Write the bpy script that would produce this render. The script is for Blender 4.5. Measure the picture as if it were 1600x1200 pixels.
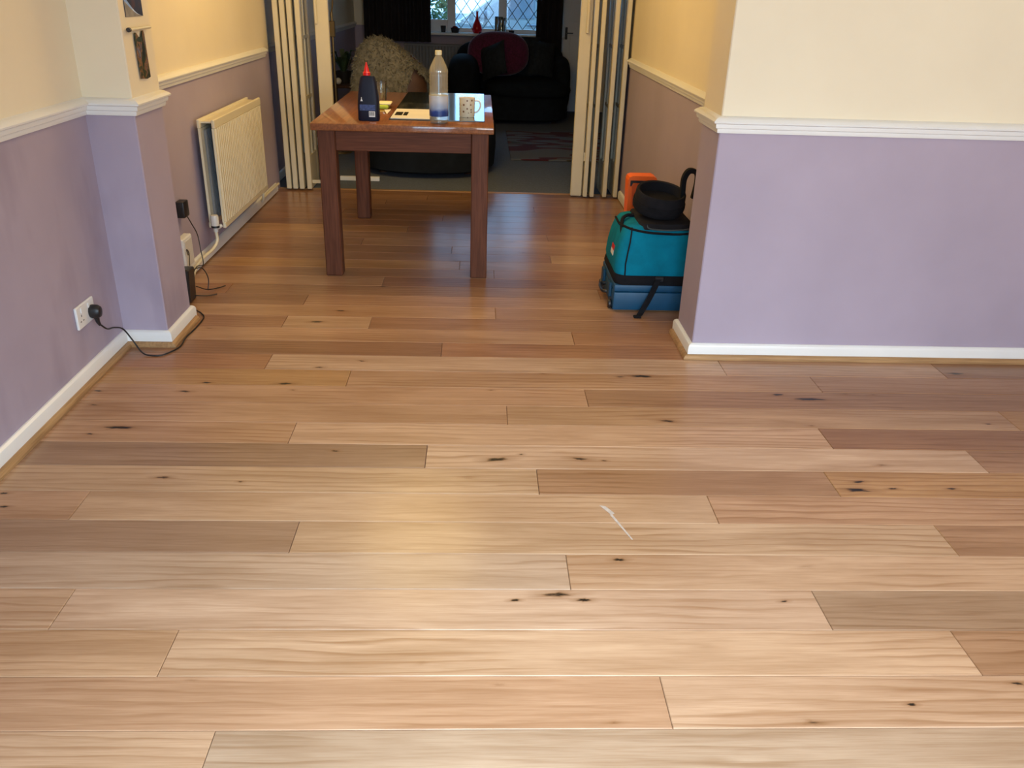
import bpy, bmesh, math, random
from mathutils import Vector, Matrix
PI = math.pi
random.seed(11)
for o in list(bpy.data.objects): bpy.data.objects.remove(o)
scene = bpy.context.scene
C = scene.collection

# ------------------------------------------------------------------ camera
cam = bpy.data.cameras.new('camera')
cam.sensor_fit = 'HORIZONTAL'; cam.sensor_width = 36.0
cam.lens = 1314.0 / 1600.0 * 36.0
cam.clip_start = 0.05; cam.clip_end = 200
co = bpy.data.objects.new('camera', cam); C.objects.link(co)
d = Vector((0.04175682, 0.90454801, -0.42432212)); r = Vector((0.99904179, -0.03222816, 0.02961168))
u = Vector((-0.01311007, 0.42515202, 0.90502701))
co.matrix_world = Matrix(((r.x, u.x, -d.x, 0), (r.y, u.y, -d.y, 0), (r.z, u.z, -d.z, 1.4), (0, 0, 0, 1)))
scene.camera = co

# ------------------------------------------------------------------ light
vs = scene.view_settings
scene.display_settings.display_device = 'sRGB'
vs.view_transform = 'Standard'; vs.look = 'None'; vs.gamma = 1.0; vs.use_curve_mapping = False
vs.exposure = 0.0
w = bpy.data.worlds.new('sky'); scene.world = w; w.use_nodes = True
bg = w.node_tree.nodes['Background']; bg.inputs[0].default_value = (0.30, 0.62, 1.0, 1); bg.inputs[1].default_value = 3.8

def area(name, loc, rot, sx, sy, power, col, spread=PI):
    l = bpy.data.lights.new(name, 'AREA'); l.shape = 'RECTANGLE'; l.size = sx; l.size_y = sy
    l.energy = power; l.color = col; l.spread = spread
    o = bpy.data.objects.new(name, l); C.objects.link(o); o.location = loc; o.rotation_euler = rot
    return o
# daylight entering by the patio door in the wall behind the camera
area('patio_daylight', (0.12, -0.62, 1.10), (math.radians(90 - 44), 0, math.radians(1)), 1.2, 1.9, 53, (0.68, 0.86, 1.0), math.radians(95))
# daylight entering by the side window of the same wall
area('window_daylight', (2.1, -0.64, 1.45), (math.radians(90 - 2), 0, math.radians(8)), 1.2, 1.0, 37, (1.0, 0.95, 0.90), math.radians(140))
# warm ceiling lamp above the dining table
l = bpy.data.lights.new('dining_lamp', 'POINT'); l.energy = 54; l.color = (1.0, 0.67, 0.235); l.shadow_soft_size = 0.40
o = bpy.data.objects.new('dining_lamp', l); C.objects.link(o); o.location = (-0.38, 4.80, 2.08)
# added weak warm fill for the upper front walls, no lamp seen there
l = bpy.data.lights.new('front_fill', 'POINT'); l.energy = 12; l.color = (1.0, 0.72, 0.38); l.shadow_soft_size = 0.2
o = bpy.data.objects.new('front_fill', l); C.objects.link(o); o.location = (0.9, 1.0, 2.2)

# ------------------------------------------------------------------ materials
MATS = {}
def newmat(name):
    m = bpy.data.materials.new(name); m.use_nodes = True
    nt = m.node_tree; MATS[name] = m
    return m, nt, nt.nodes['Principled BSDF']
def N(nt, typ, **kw):
    n = nt.nodes.new(typ)
    for k, v in kw.items():
        if k.startswith('i_'): n.inputs[int(k[2:])].default_value = v
        else: setattr(n, k, v)
    return n
def L(nt, a, b): nt.links.new(a, b)
def ramp(nt, fac, stops):
    n = nt.nodes.new('ShaderNodeValToRGB'); e = n.color_ramp.elements
    while len(e) < len(stops): e.new(0.5)
    for el, (p, c) in zip(e, stops):
        el.position = p; el.color = (c[0], c[1], c[2], 1) if not isinstance(c, (int, float)) else (c, c, c, 1)
    if fac is not None: L(nt, fac, n.inputs[0])
    return n
def mixc(nt, fac, a, b, mode='MIX'):
    n = nt.nodes.new('ShaderNodeMix'); n.data_type = 'RGBA'; n.blend_type = mode
    for sock, v in ((n.inputs[0], fac), (n.inputs[6], a), (n.inputs[7], b)):
        if hasattr(v, 'default_value') and hasattr(v, 'node'): L(nt, v, sock)
        elif isinstance(v, (int, float)): sock.default_value = v
        else: sock.default_value = (v[0], v[1], v[2], 1)
    return n.outputs[2]
def coords(nt, scale, kind='Object', rand=0.0):
    tc = N(nt, 'ShaderNodeTexCoord'); mp = N(nt, 'ShaderNodeMapping'); mp.inputs['Scale'].default_value = scale
    src = tc.outputs[kind]
    if rand:
        oi = N(nt, 'ShaderNodeObjectInfo'); ml = N(nt, 'ShaderNodeMath', operation='MULTIPLY'); ml.inputs[1].default_value = rand
        L(nt, oi.outputs['Random'], ml.inputs[0]); ad = N(nt, 'ShaderNodeVectorMath', operation='ADD')
        L(nt, src, ad.inputs[0]); L(nt, ml.outputs[0], ad.inputs[1]); src = ad.outputs[0]
    L(nt, src, mp.inputs['Vector'])
    return mp.outputs[0]
def noise(nt, vec, scale, detail=3, rough=0.5, dist=0.0):
    n = N(nt, 'ShaderNodeTexNoise'); n.inputs['Scale'].default_value = scale; n.inputs['Detail'].default_value = detail
    n.inputs['Roughness'].default_value = rough; n.inputs['Distortion'].default_value = dist
    if vec is not None: L(nt, vec, n.inputs['Vector'])
    return n.outputs['Fac']
def bump(nt, b, h, strength, dist=0.002):
    n = N(nt, 'ShaderNodeBump'); n.inputs['Strength'].default_value = strength; n.inputs['Distance'].default_value = dist
    L(nt, h, n.inputs['Height']); L(nt, n.outputs[0], b.inputs['Normal'])
def plain(name, col, rough=0.5, metal=0.0, var=0.08, vscale=6.0, bmp=0.0, bscale=200.0, spec=0.5, coat=0.0, sheen=0.0):
    m, nt, b = newmat(name)
    v = coords(nt, (1, 1, 1))
    f = noise(nt, v, vscale, 4)
    rp = ramp(nt, f, [(0.3, tuple(c * (1 - var) for c in col)), (0.7, tuple(min(1, c * (1 + var)) for c in col))])
    L(nt, rp.outputs[0], b.inputs['Base Color'])
    b.inputs['Roughness'].default_value = rough; b.inputs['Metallic'].default_value = metal
    b.inputs['Specular IOR Level'].default_value = spec; b.inputs['Coat Weight'].default_value = coat
    b.inputs['Coat Roughness'].default_value = 0.08; b.inputs['Sheen Weight'].default_value = sheen
    if bmp: bump(nt, b, noise(nt, v, bscale, 2), bmp)
    return m
# two-tone emulsion: cream above the dado rail, lilac below
def wall_mat(name, stain):
    m, nt, b = newmat(name)
    g = N(nt, 'ShaderNodeNewGeometry'); sp = N(nt, 'ShaderNodeSeparateXYZ'); L(nt, g.outputs['Position'], sp.inputs[0])
    lt = N(nt, 'ShaderNodeMath', operation='GREATER_THAN'); lt.inputs[1].default_value = 0.955; L(nt, sp.outputs['Z'], lt.inputs[0])
    f = noise(nt, g.outputs['Position'], 2.2, 4)
    cream = ramp(nt, f, [(0.3, (0.77, 0.68, 0.51)), (0.7, (0.82, 0.73, 0.55))]).outputs[0]
    lil = ramp(nt, f, [(0.3, (0.375, 0.318, 0.395)), (0.7, (0.425, 0.36, 0.445))]).outputs[0]
    if stain:   # patchy damp stain with its own shape
        mp = N(nt, 'ShaderNodeMapping'); mp.inputs['Scale'].default_value = (3.0, 3.0, 1.1); L(nt, g.outputs['Position'], mp.inputs[0])
        s = ramp(nt, noise(nt, mp.outputs[0], 1.7, 3), [(0.5, 0.0), (0.72, 1.0)]).outputs[0]
        lil = mixc(nt, s, lil, (0.325, 0.272, 0.345))
    L(nt, mixc(nt, lt.outputs[0], lil, cream), b.inputs['Base Color'])
    b.inputs['Roughness'].default_value = 0.6; b.inputs['Specular IOR Level'].default_value = 0.25
    bump(nt, b, noise(nt, g.outputs['Position'], 260, 2), 0.12, 0.001)
    return m
wall_mat('wall_paint', False); wall_mat('wall_paint_stained', True)
# oak planks: the object colour gives each plank its tone, attribute "knot" its knots
def oak():
    m, nt, b = newmat('oak_plank')
    oi = N(nt, 'ShaderNodeObjectInfo')
    v1 = coords(nt, (1.0, 7.0, 1.0), rand=37.0)
    big = noise(nt, v1, 1.7, 3, 0.5, 0.6)
    v2 = coords(nt, (0.55, 4.2, 1.0), rand=61.0)
    wv = N(nt, 'ShaderNodeTexWave', wave_type='BANDS', bands_direction='Y', wave_profile='SAW')
    wv.inputs['Scale'].default_value = 2.6; wv.inputs['Distortion'].default_value = 9.0
    wv.inputs['Detail'].default_value = 3.0; wv.inputs['Detail Scale'].default_value = 0.9; wv.inputs['Detail Roughness'].default_value = 0.55
    L(nt, v2, wv.inputs['Vector'])
    v3 = coords(nt, (5.0, 150.0, 5.0), rand=23.0)
    fine = noise(nt, v3, 2.0, 4, 0.6)
    v4 = coords(nt, (1.2, 3.0, 1.0), rand=17.0)
    where = ramp(nt, noise(nt, v4, 1.4, 2), [(0.40, 0.2), (0.62, 1.0)]).outputs[0]
    tone = oi.outputs['Color']
    c = mixc(nt, ramp(nt, big, [(0.3, 0.0), (0.72, 1.0)]).outputs[0], mixc(nt, 1.0, tone, (0.80, 0.74, 0.68), 'MULTIPLY'), mixc(nt, 1.0, tone, (1.12, 1.13, 1.14), 'MULTIPLY'))
    wf = ramp(nt, wv.outputs['Fac'], [(0.0, 0.0), (0.55, 0.12), (0.86, 0.9), (1.0, 0.0)]).outputs[0]
    wm = N(nt, 'ShaderNodeMath', operation='MULTIPLY'); L(nt, wf, wm.inputs[0]); L(nt, where, wm.inputs[1])
    c = mixc(nt, wm.outputs[0], c, mixc(nt, 1.0, tone, (0.64, 0.53, 0.42), 'MULTIPLY'))
    ff = ramp(nt, fine, [(0.35, 0.55), (0.62, 0.0)]).outputs[0]
    c = mixc(nt, ff, c, mixc(nt, 1.0, c, (0.78, 0.70, 0.62), 'MULTIPLY'))
    at = N(nt, 'ShaderNodeAttribute', attribute_name='knot')
    kn = noise(nt, coords(nt, (26, 110, 1), rand=9.0), 1.6, 4, 0.65)
    km = N(nt, 'ShaderNodeMath', operation='MULTIPLY_ADD'); L(nt, kn, km.inputs[0]); km.inputs[1].default_value = 0.9; km.inputs[2].default_value = 0.5
    kk = N(nt, 'ShaderNodeMath', operation='MULTIPLY'); L(nt, at.outputs['Fac'], kk.inputs[0]); L(nt, km.outputs[0], kk.inputs[1])
    c = mixc(nt, ramp(nt, kk.outputs[0], [(0.05, 0.0), (0.55, 0.75)]).outputs[0], c, (0.20, 0.085, 0.028))
    c = mixc(nt, ramp(nt, kk.outputs[0], [(0.43, 0.0), (0.70, 1.0)]).outputs[0], c, (0.012, 0.008, 0.006))
    L(nt, c, b.inputs['Base Color'])
    rr = ramp(nt, fine, [(0.3, 0.46), (0.7, 0.36)]); L(nt, rr.outputs[0], b.inputs['Roughness'])
    b.inputs['Specular IOR Level'].default_value = 0.15
    b.inputs['Coat Weight'].default_value = 0.8; b.inputs['Coat Roughness'].default_value = 0.20; b.inputs['Coat IOR'].default_value = 1.22
    bump(nt, b, fine, 0.08, 0.0006)
oak()
def furniture_wood(name, c1, c2, axis, rough=0.3, coat=0.0):
    m, nt, b = newmat(name)
    sc = [9.0, 9.0, 9.0]; sc[axis] = 0.8
    v = coords(nt, tuple(sc), rand=13.0)
    f = noise(nt, v, 2.2, 5, 0.6, 0.9)
    sc2 = [110.0, 110.0, 110.0]; sc2[axis] = 6.0
    g = noise(nt, coords(nt, tuple(sc2), rand=7.0), 1.0, 3)
    c = ramp(nt, f, [(0.28, c1), (0.7, c2)]).outputs[0]
    c = mixc(nt, ramp(nt, g, [(0.4, 0.5), (0.6, 0.0)]).outputs[0], c, tuple(x * 0.6 for x in c1))
    L(nt, c, b.inputs['Base Color']); b.inputs['Roughness'].default_value = rough; b.inputs['Specular IOR Level'].default_value = 0.18
    b.inputs['Coat Weight'].default_value = coat; b.inputs['Coat Roughness'].default_value = 0.06
    bump(nt, b, g, 0.12, 0.0008)
furniture_wood('table_wood_x', (0.10, 0.032, 0.015), (0.165, 0.055, 0.025), 0, 0.5)
furniture_wood('table_wood_y', (0.21, 0.072, 0.027), (0.31, 0.115, 0.042), 1, 0.3, 0.7)
furniture_wood('table_wood_z', (0.10, 0.034, 0.017), (0.155, 0.055, 0.028), 2, 0.5)
furniture_wood('bead_oak_y', (0.36, 0.20, 0.09), (0.46, 0.28, 0.13), 1, 0.4)
furniture_wood('bead_oak_x', (0.36, 0.20, 0.09), (0.46, 0.28, 0.13), 0, 0.4)
furniture_wood('dark_wood', (0.05, 0.022, 0.012), (0.09, 0.04, 0.02), 2, 0.45)
plain('gloss_white', (0.80, 0.80, 0.78), 0.32, var=0.02)
plain('cream_gloss', (0.66, 0.60, 0.44), 0.4, var=0.03)
plain('ceiling_paint', (0.80, 0.79, 0.76), 0.8, var=0.02)
plain('radiator_enamel', (0.72, 0.65, 0.47), 0.32, var=0.02)
plain('far_enamel_shaded', (0.20, 0.21, 0.23), 0.5, var=0.03)  # enamel kept dark to stand in for shade on the far radiator
plain('dark_steel', (0.03, 0.03, 0.035), 0.5)
plain('grey_steel', (0.22, 0.22, 0.22), 0.45)
plain('chrome', (0.6, 0.6, 0.6), 0.2, 1.0)
plain('white_plastic', (0.78, 0.78, 0.77), 0.35, var=0.02)
plain('black_plastic', (0.012, 0.012, 0.014), 0.4)
plain('pale_plastic', (0.62, 0.60, 0.56), 0.4)
plain('black_cord', (0.014, 0.012, 0.012), 0.5)
plain('under_floor', (0.06, 0.04, 0.025), 0.9)
plain('light_streak', (0.52, 0.45, 0.40), 0.6, var=0.15, vscale=90)  # pale colour standing in for reflected light on the floor
plain('carpet', (0.12, 0.145, 0.195), 0.95, var=0.14, vscale=70, bmp=0.6, bscale=500)
plain('case_blue', (0.003, 0.065, 0.145), 0.5, var=0.10, vscale=14)
plain('case_blue_dark', (0.003, 0.05, 0.10), 0.45, var=0.1)
plain('teal_fabric', (0.0005, 0.185, 0.285), 0.85, spec=0.15, var=0.16, vscale=16, bmp=0.35, bscale=420)
plain('black_webbing', (0.009, 0.009, 0.011), 0.9, spec=0.2, var=0.2, vscale=40, bmp=0.4, bscale=600)
plain('black_padding', (0.010, 0.0095, 0.012), 0.85, spec=0.25, var=0.25, vscale=20, bmp=0.4, bscale=300)
plain('grey_piping', (0.05, 0.065, 0.07), 0.6)
plain('orange_plastic', (0.90, 0.145, 0.012), 0.4, var=0.06)
plain('orange_deep', (0.62, 0.085, 0.008), 0.45, var=0.06)
plain('label_red', (0.60, 0.015, 0.02), 0.5)
plain('label_white', (0.75, 0.72, 0.72), 0.5)
plain('bottle_navy', (0.003, 0.005, 0.020), 0.5, spec=0.3, var=0.1)
plain('nozzle_red', (0.75, 0.010, 0.012), 0.3)
plain('print_white', (0.8, 0.8, 0.78), 0.4, var=0.04, vscale=60)
plain('print_blue', (0.03, 0.05, 0.16), 0.4, var=0.5, vscale=160)
plain('cap_cream', (0.80, 0.70, 0.42), 0.4)
plain('sponge_green', (0.42, 0.55, 0.06), 0.9, bmp=0.6, bscale=120)
plain('sponge_cream', (0.75, 0.68, 0.45), 0.9, bmp=0.6, bscale=120)
plain('sofa_fabric', (0.011, 0.014, 0.018), 0.95, var=0.2, vscale=12, spec=0.15)
plain('brown_leather', (0.10, 0.045, 0.02), 0.5, var=0.25, vscale=8)
plain('cushion_dark', (0.010, 0.013, 0.016), 0.85, var=0.5, vscale=30)
plain('cushion_magenta', (0.11, 0.012, 0.04), 0.95, var=0.4, vscale=50, sheen=0.3)
plain('curtain_dark', (0.016, 0.013, 0.014), 0.9, var=0.25, vscale=10)
plain('wool_grey', (0.205, 0.185, 0.13), 0.95, var=0.35, vscale=25)
plain('brass', (0.30, 0.20, 0.08), 0.35, 0.8)
plain('vase_red', (0.62, 0.004, 0.014), 0.25)
plain('pot_black', (0.012, 0.012, 0.014), 0.5)
plain('leaf_dark', (0.02, 0.05, 0.018), 0.6, var=0.4, vscale=40)
plain('hedge_leaf', (0.06, 0.12, 0.035), 0.7, var=0.5, vscale=8)
plain('bark', (0.05, 0.035, 0.025), 0.9)
plain('car_paint', (0.26, 0.30, 0.31), 0.35, coat=0.2, var=0.02)
plain('car_glass', (0.16, 0.20, 0.24), 0.08)
plain('tyre', (0.02, 0.02, 0.02), 0.8)
plain('red_cloth', (0.14, 0.012, 0.012), 0.9, var=0.2)
plain('driveway', (0.22, 0.23, 0.24), 0.9, var=0.2, vscale=3)
plain('lead', (0.07, 0.075, 0.08), 0.5)
plain('paper', (0.62, 0.59, 0.56), 0.6, var=0.04)
plain('glossy_sheet', (0.035, 0.04, 0.042), 0.10, var=0.15, coat=1.0)
def glass_mat(name, tint, gl=0.12, rough=0.02):
    m, nt, b = newmat(name)
    nt.nodes.remove(b); out = nt.nodes['Material Output']
    t = N(nt, 'ShaderNodeBsdfTransparent'); t.inputs[0].default_value = (*tint, 1)
    g = N(nt, 'ShaderNodeBsdfGlossy'); g.inputs['Roughness'].default_value = rough
    fr = N(nt, 'ShaderNodeFresnel'); fr.inputs[0].default_value = 1.45
    ad = N(nt, 'ShaderNodeMath', operation='MULTIPLY_ADD'); L(nt, fr.outputs[0], ad.inputs[0]); ad.inputs[1].default_value = 0.8; ad.inputs[2].default_value = gl * 0.2
    mx = N(nt, 'ShaderNodeMixShader'); L(nt, ad.outputs[0], mx.inputs[0]); L(nt, t.outputs[0], mx.inputs[1]); L(nt, g.outputs[0], mx.inputs[2])
    L(nt, mx.outputs[0], out.inputs[0])
glass_mat('window_glass', (0.95, 0.98, 1.0), 0.1)
glass_mat('door_glass', (0.72, 0.74, 0.76), 0.6, 0.12)
glass_mat('clear_glass', (0.90, 0.92, 0.90), 0.5, 0.05)
def pet_mat():
    m, nt, b = newmat('pet_plastic')
    nt.nodes.remove(b); out = nt.nodes['Material Output']
    t = N(nt, 'ShaderNodeBsdfTransparent'); t.inputs[0].default_value = (0.86, 0.87, 0.84, 1)
    tr = N(nt, 'ShaderNodeBsdfTranslucent'); tr.inputs[0].default_value = (0.75, 0.74, 0.68, 1)
    df = N(nt, 'ShaderNodeBsdfDiffuse'); df.inputs[0].default_value = (0.62, 0.60, 0.53, 1)
    g = N(nt, 'ShaderNodeBsdfGlossy'); g.inputs['Roughness'].default_value = 0.12
    m1 = N(nt, 'ShaderNodeMixShader'); m1.inputs[0].default_value = 0.5; L(nt, tr.outputs[0], m1.inputs[1]); L(nt, df.outputs[0], m1.inputs[2])
    m2 = N(nt, 'ShaderNodeMixShader'); m2.inputs[0].default_value = 0.30; L(nt, t.outputs[0], m2.inputs[1]); L(nt, m1.outputs[0], m2.inputs[2])
    m3 = N(nt, 'ShaderNodeMixShader'); m3.inputs[0].default_value = 0.12; L(nt, m2.outputs[0], m3.inputs[1]); L(nt, g.outputs[0], m3.inputs[2])
    L(nt, m3.outputs[0], out.inputs[0])
pet_mat()
def print_mat(name, cols, scale, seed, rough=0.35):
    m, nt, b = newmat(name)
    mp = N(nt, 'ShaderNodeMapping'); tc = N(nt, 'ShaderNodeTexCoord'); mp.inputs['Location'].default_value = (seed, seed, seed)
    L(nt, tc.outputs['Object'], mp.inputs[0])
    f = noise(nt, mp.outputs[0], scale, 3, 0.6, 0.7)
    L(nt, ramp(nt, f, cols).outputs[0], b.inputs['Base Color']); b.inputs['Roughness'].default_value = rough
print_mat('photo_space', [(0.35, (0.006, 0.008, 0.02)), (0.55, (0.03, 0.03, 0.05)), (0.62, (0.10, 0.04, 0.03)), (0.75, (0.02, 0.02, 0.05))], 14, 3)
print_mat('photo_arc', [(0.4, (0.25, 0.40, 0.70)), (0.6, (0.65, 0.75, 0.90))], 20, 5)
print_mat('photo_grey', [(0.4, (0.22, 0.20, 0.17)), (0.6, (0.34, 0.30, 0.24))], 20, 8)
print_mat('photo_dark', [(0.34, (0.008, 0.012, 0.012)), (0.47, (0.03, 0.05, 0.025)), (0.56, (0.30, 0.14, 0.06)), (0.62, (0.05, 0.06, 0.10)), (0.75, (0.32, 0.34, 0.42))], 26, 2)
print_mat('magazine_photo', [(0.4, (0.012, 0.014, 0.012)), (0.55, (0.05, 0.05, 0.045)), (0.7, (0.16, 0.13, 0.10))], 18, 4, 0.15)
def water_label():
    m, nt, b = newmat('water_label')
    tc = N(nt, 'ShaderNodeTexCoord'); sp = N(nt, 'ShaderNodeSeparateXYZ'); L(nt, tc.outputs['Object'], sp.inputs[0])
    f = noise(nt, tc.outputs['Object'], 55, 3)
    ad = N(nt, 'ShaderNodeMath', operation='MULTIPLY_ADD'); L(nt, f, ad.inputs[0]); ad.inputs[1].default_value = 0.02; L(nt, sp.outputs['Z'], ad.inputs[2])
    mr = N(nt, 'ShaderNodeMapRange'); mr.inputs[1].default_value = 0.04; mr.inputs[2].default_value = 0.13; L(nt, ad.outputs[0], mr.inputs[0])
    L(nt, ramp(nt, mr.outputs[0], [(0.0, (0.01, 0.03, 0.14)), (0.33, (0.02, 0.06, 0.26)), (0.52, (0.28, 0.36, 0.52)), (0.9, (0.55, 0.56, 0.58))]).outputs[0], b.inputs['Base Color'])
    b.inputs['Roughness'].default_value = 0.3
water_label()
def mug_mat():
    m, nt, b = newmat('mug_spots')
    tc = N(nt, 'ShaderNodeTexCoord')
    vo = N(nt, 'ShaderNodeTexVoronoi'); vo.inputs['Scale'].default_value = 52; vo.inputs['Randomness'].default_value = 0.55; L(nt, tc.outputs['Object'], vo.inputs[0])
    f = ramp(nt, vo.outputs['Distance'], [(0.24, 1.0), (0.32, 0.0)]).outputs[0]
    L(nt, mixc(nt, f, (0.74, 0.66, 0.50), (0.22, 0.11, 0.06)), b.inputs['Base Color']); b.inputs['Roughness'].default_value = 0.25
mug_mat()
def rug_mat():
    m, nt, b = newmat('rug_pile')
    tc = N(nt, 'ShaderNodeTexCoord'); mp = N(nt, 'ShaderNodeMapping'); mp.inputs['Scale'].default_value = (0.7, 2.6, 1); L(nt, tc.outputs['Object'], mp.inputs[0])
    f = noise(nt, mp.outputs[0], 1.5, 1, 0.4, 0.2)
    rp = ramp(nt, f, [(0.0, (0.15, 0.15, 0.15)), (0.44, (0.085, 0.008, 0.011)), (0.52, (0.14, 0.14, 0.145)), (0.60, (0.06, 0.05, 0.035)), (0.66, (0.16, 0.015, 0.02))])
    rp.color_ramp.interpolation = 'CONSTANT'
    L(nt, rp.outputs[0], b.inputs['Base Color']); b.inputs['Roughness'].default_value = 0.95
    bump(nt, b, noise(nt, tc.outputs['Object'], 300, 2), 0.6)
rug_mat()

# ------------------------------------------------------------------ mesh helpers
class MB:
    def __init__(s): s.v = []; s.f = []; s.mi = []
    def add(s, vs_, fs, mi=0):
        k = len(s.v); s.v += [tuple(x) for x in vs_]; s.f += [tuple(i + k for i in f) for f in fs]; s.mi += [mi] * len(fs)
        return s
    def box(s, x0, x1, y0, y1, z0, z1, b=0.0, mi=0, seg=1, M=None):
        if b <= 0:
            vv = [(x, y, z) for z in (z0, z1) for y in (y0, y1) for x in (x0, x1)]
            ff = [(0, 2, 3, 1), (4, 5, 7, 6), (0, 1, 5, 4), (2, 6, 7, 3), (0, 4, 6, 2), (1, 3, 7, 5)]
        else:
            bm = bmesh.new(); bmesh.ops.create_cube(bm, size=1)
            for q in bm.verts: q.co = Vector(((x0 + x1) / 2 + q.co.x * (x1 - x0), (y0 + y1) / 2 + q.co.y * (y1 - y0), (z0 + z1) / 2 + q.co.z * (z1 - z0)))
            bmesh.ops.bevel(bm, geom=list(bm.edges), offset=b, segments=seg, profile=0.5, affect='EDGES')
            bm.verts.index_update(); vv = [q.co.copy() for q in bm.verts]; ff = [[q.index for q in f.verts] for f in bm.faces]; bm.free()
        if M is not None: vv = [M @ Vector(q) for q in vv]
        return s.add(vv, ff, mi)
    def tube(s, path, rad, n=8, mi=0, caps=True):
        P = [Vector(p) for p in path]; R = rad if isinstance(rad, (list, tuple)) else [rad] * len(P)
        vv = []; ff = []; up = None
        for i, p in enumerate(P):
            t = (P[min(i + 1, len(P) - 1)] - P[max(i - 1, 0)]).normalized()
            if up is None: up = Vector((0, 0, 1)) if abs(t.z) < 0.9 else Vector((1, 0, 0))
            a = t.cross(up); a = a.normalized() if a.length > 1e-4 else t.orthogonal().normalized()
            c = a.cross(t).normalized(); up = c
            for k in range(n):
                g = 2 * PI * k / n; vv.append(p + (a * math.cos(g) + c * math.sin(g)) * R[i])
        for i in range(len(P) - 1):
            for k in range(n): ff.append((i * n + k, i * n + (k + 1) % n, (i + 1) * n + (k + 1) % n, (i + 1) * n + k))
        if caps: ff.append(tuple(range(n))[::-1]); ff.append(tuple((len(P) - 1) * n + k for k in range(n)))
        return s.add(vv, ff, mi)
    def lathe(s, prof, c=(0, 0, 0), n=24, mi=0, sx=1, sy=1, M=None, sup=2.0):
        vv = []; ff = []
        for (rr, z) in prof:
            for k in range(n):
                g = 2 * PI * k / n; cx, sy_ = math.cos(g), math.sin(g)
                e = 2.0 / sup
                px = math.copysign(abs(cx) ** e, cx); py = math.copysign(abs(sy_) ** e, sy_)
                q = Vector((rr * px * sx, rr * py * sy, z))
                if M is not None: q = M @ q
                vv.append(q + Vector(c))
        m = len(prof)
        for i in range(m - 1):
            for k in range(n): ff.append((i * n + k, i * n + (k + 1) % n, (i + 1) * n + (k + 1) % n, (i + 1) * n + k))
        if prof[0][0] > 1e-5: ff.append(tuple(range(n))[::-1])
        if prof[-1][0] > 1e-5: ff.append(tuple((m - 1) * n + k for k in range(n)))
        return s.add(vv, ff, mi)
    def prism(s, pts, a, b_, axis='y', mi=0):
        # closed outline pts (two coordinates) extruded between a and b_ along axis
        n = len(pts)
        mk = {'y': lambda p, t: (p[0], t, p[1]), 'x': lambda p, t: (t, p[0], p[1]), 'z': lambda p, t: (p[0], p[1], t)}[axis]
        vv = [mk(p, a) for p in pts] + [mk(p, b_) for p in pts]
        ff = [tuple(range(n)), tuple(range(2 * n - 1, n - 1, -1))] + [(i, (i + 1) % n + 0, n + (i + 1) % n, n + i)[::-1] for i in range(n)]
        return s.add(vv, ff, mi)
    def sweep(s, prof, path, out, mi=0):
        # prof: closed (offset, z) outline; path: xy polyline; out=+1/-1 side of travel on which the profile stands
        P = [Vector(p) for p in path]; n = len(prof); vv = []; ff = []
        for i, p in enumerate(P):
            ns = []
            if i > 0: t = (P[i] - P[i - 1]).normalized(); ns.append(Vector((t.y, -t.x)) * out)
            if i < len(P) - 1: t = (P[i + 1] - P[i]).normalized(); ns.append(Vector((t.y, -t.x)) * out)
            m = ns[0] if len(ns) == 1 else (ns[0] + ns[1]) / (1 + ns[0].dot(ns[1]))
            for (o_, z) in prof: vv.append((p.x + m.x * o_, p.y + m.y * o_, z))
        for i in range(len(P) - 1):
            for k in range(n): ff.append((i * n + k, i * n + (k + 1) % n, (i + 1) * n + (k + 1) % n, (i + 1) * n + k))
        ff.append(tuple(range(n))); ff.append(tuple((len(P) - 1) * n + k for k in range(n))[::-1])
        return s.add(vv, ff, mi)
    def ellipsoid(s, c, rx, ry, rz, p=2.0, nu=20, nv=12, mi=0, M=None, fn=None):
        vv = []; ff = []; e = 2.0 / p
        pw = lambda q: math.copysign(abs(q) ** e, q)
        for i in range(nv + 1):
            a = -PI / 2 + PI * i / nv
            for k in range(nu):
                g = 2 * PI * k / nu
                q = Vector((rx * pw(math.cos(a)) * pw(math.cos(g)), ry * pw(math.cos(a)) * pw(math.sin(g)), rz * pw(math.sin(a))))
                if fn: q = fn(q)
                if M is not None: q = M @ q
                vv.append(q + Vector(c))
        for i in range(nv):
            for k in range(nu): ff.append((i * nu + k, i * nu + (k + 1) % nu, (i + 1) * nu + (k + 1) % nu, (i + 1) * nu + k))
        return s.add(vv, ff, mi)
    def build(s, name, mat, parent=None, smooth=None, kind=None, label=None):
        me = bpy.data.meshes.new(name); me.from_pydata(s.v, [], s.f)
        for mm in (mat if isinstance(mat, (list, tuple)) else [mat]): me.materials.append(MATS[mm])
        if any(s.mi): me.polygons.foreach_set('material_index', s.mi)
        bm = bmesh.new(); bm.from_mesh(me); bmesh.ops.remove_doubles(bm, verts=bm.verts, dist=1e-6)
        bmesh.ops.recalc_face_normals(bm, faces=bm.faces); bm.to_mesh(me); bm.free()
        if smooth is not None:
            me.polygons.foreach_set('use_smooth', [True] * len(me.polygons)); me.set_sharp_from_angle(angle=math.radians(smooth))
        me.update()
        o = bpy.data.objects.new(name, me); C.objects.link(o)
        if parent is not None:
            o.parent = parent
            pl = Vector((0, 0, 0)); q = parent
            while q is not None: pl += q.location; q = q.parent
            o.location = -pl          # parts are written in room coordinates, things stand unrotated
        if kind: o['kind'] = kind
        if label: o['label'] = label
        return o
def thing(name, label, cat, loc=(0, 0, 0), group=None):
    o = bpy.data.objects.new(name, None); o.empty_display_size = 0.05; C.objects.link(o); o.location = loc
    return tag(o, label, cat, group)
def tag(o, label, cat, group=None):
    o['label'] = label; o['category'] = cat
    if group: o['group'] = group
    return o
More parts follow.
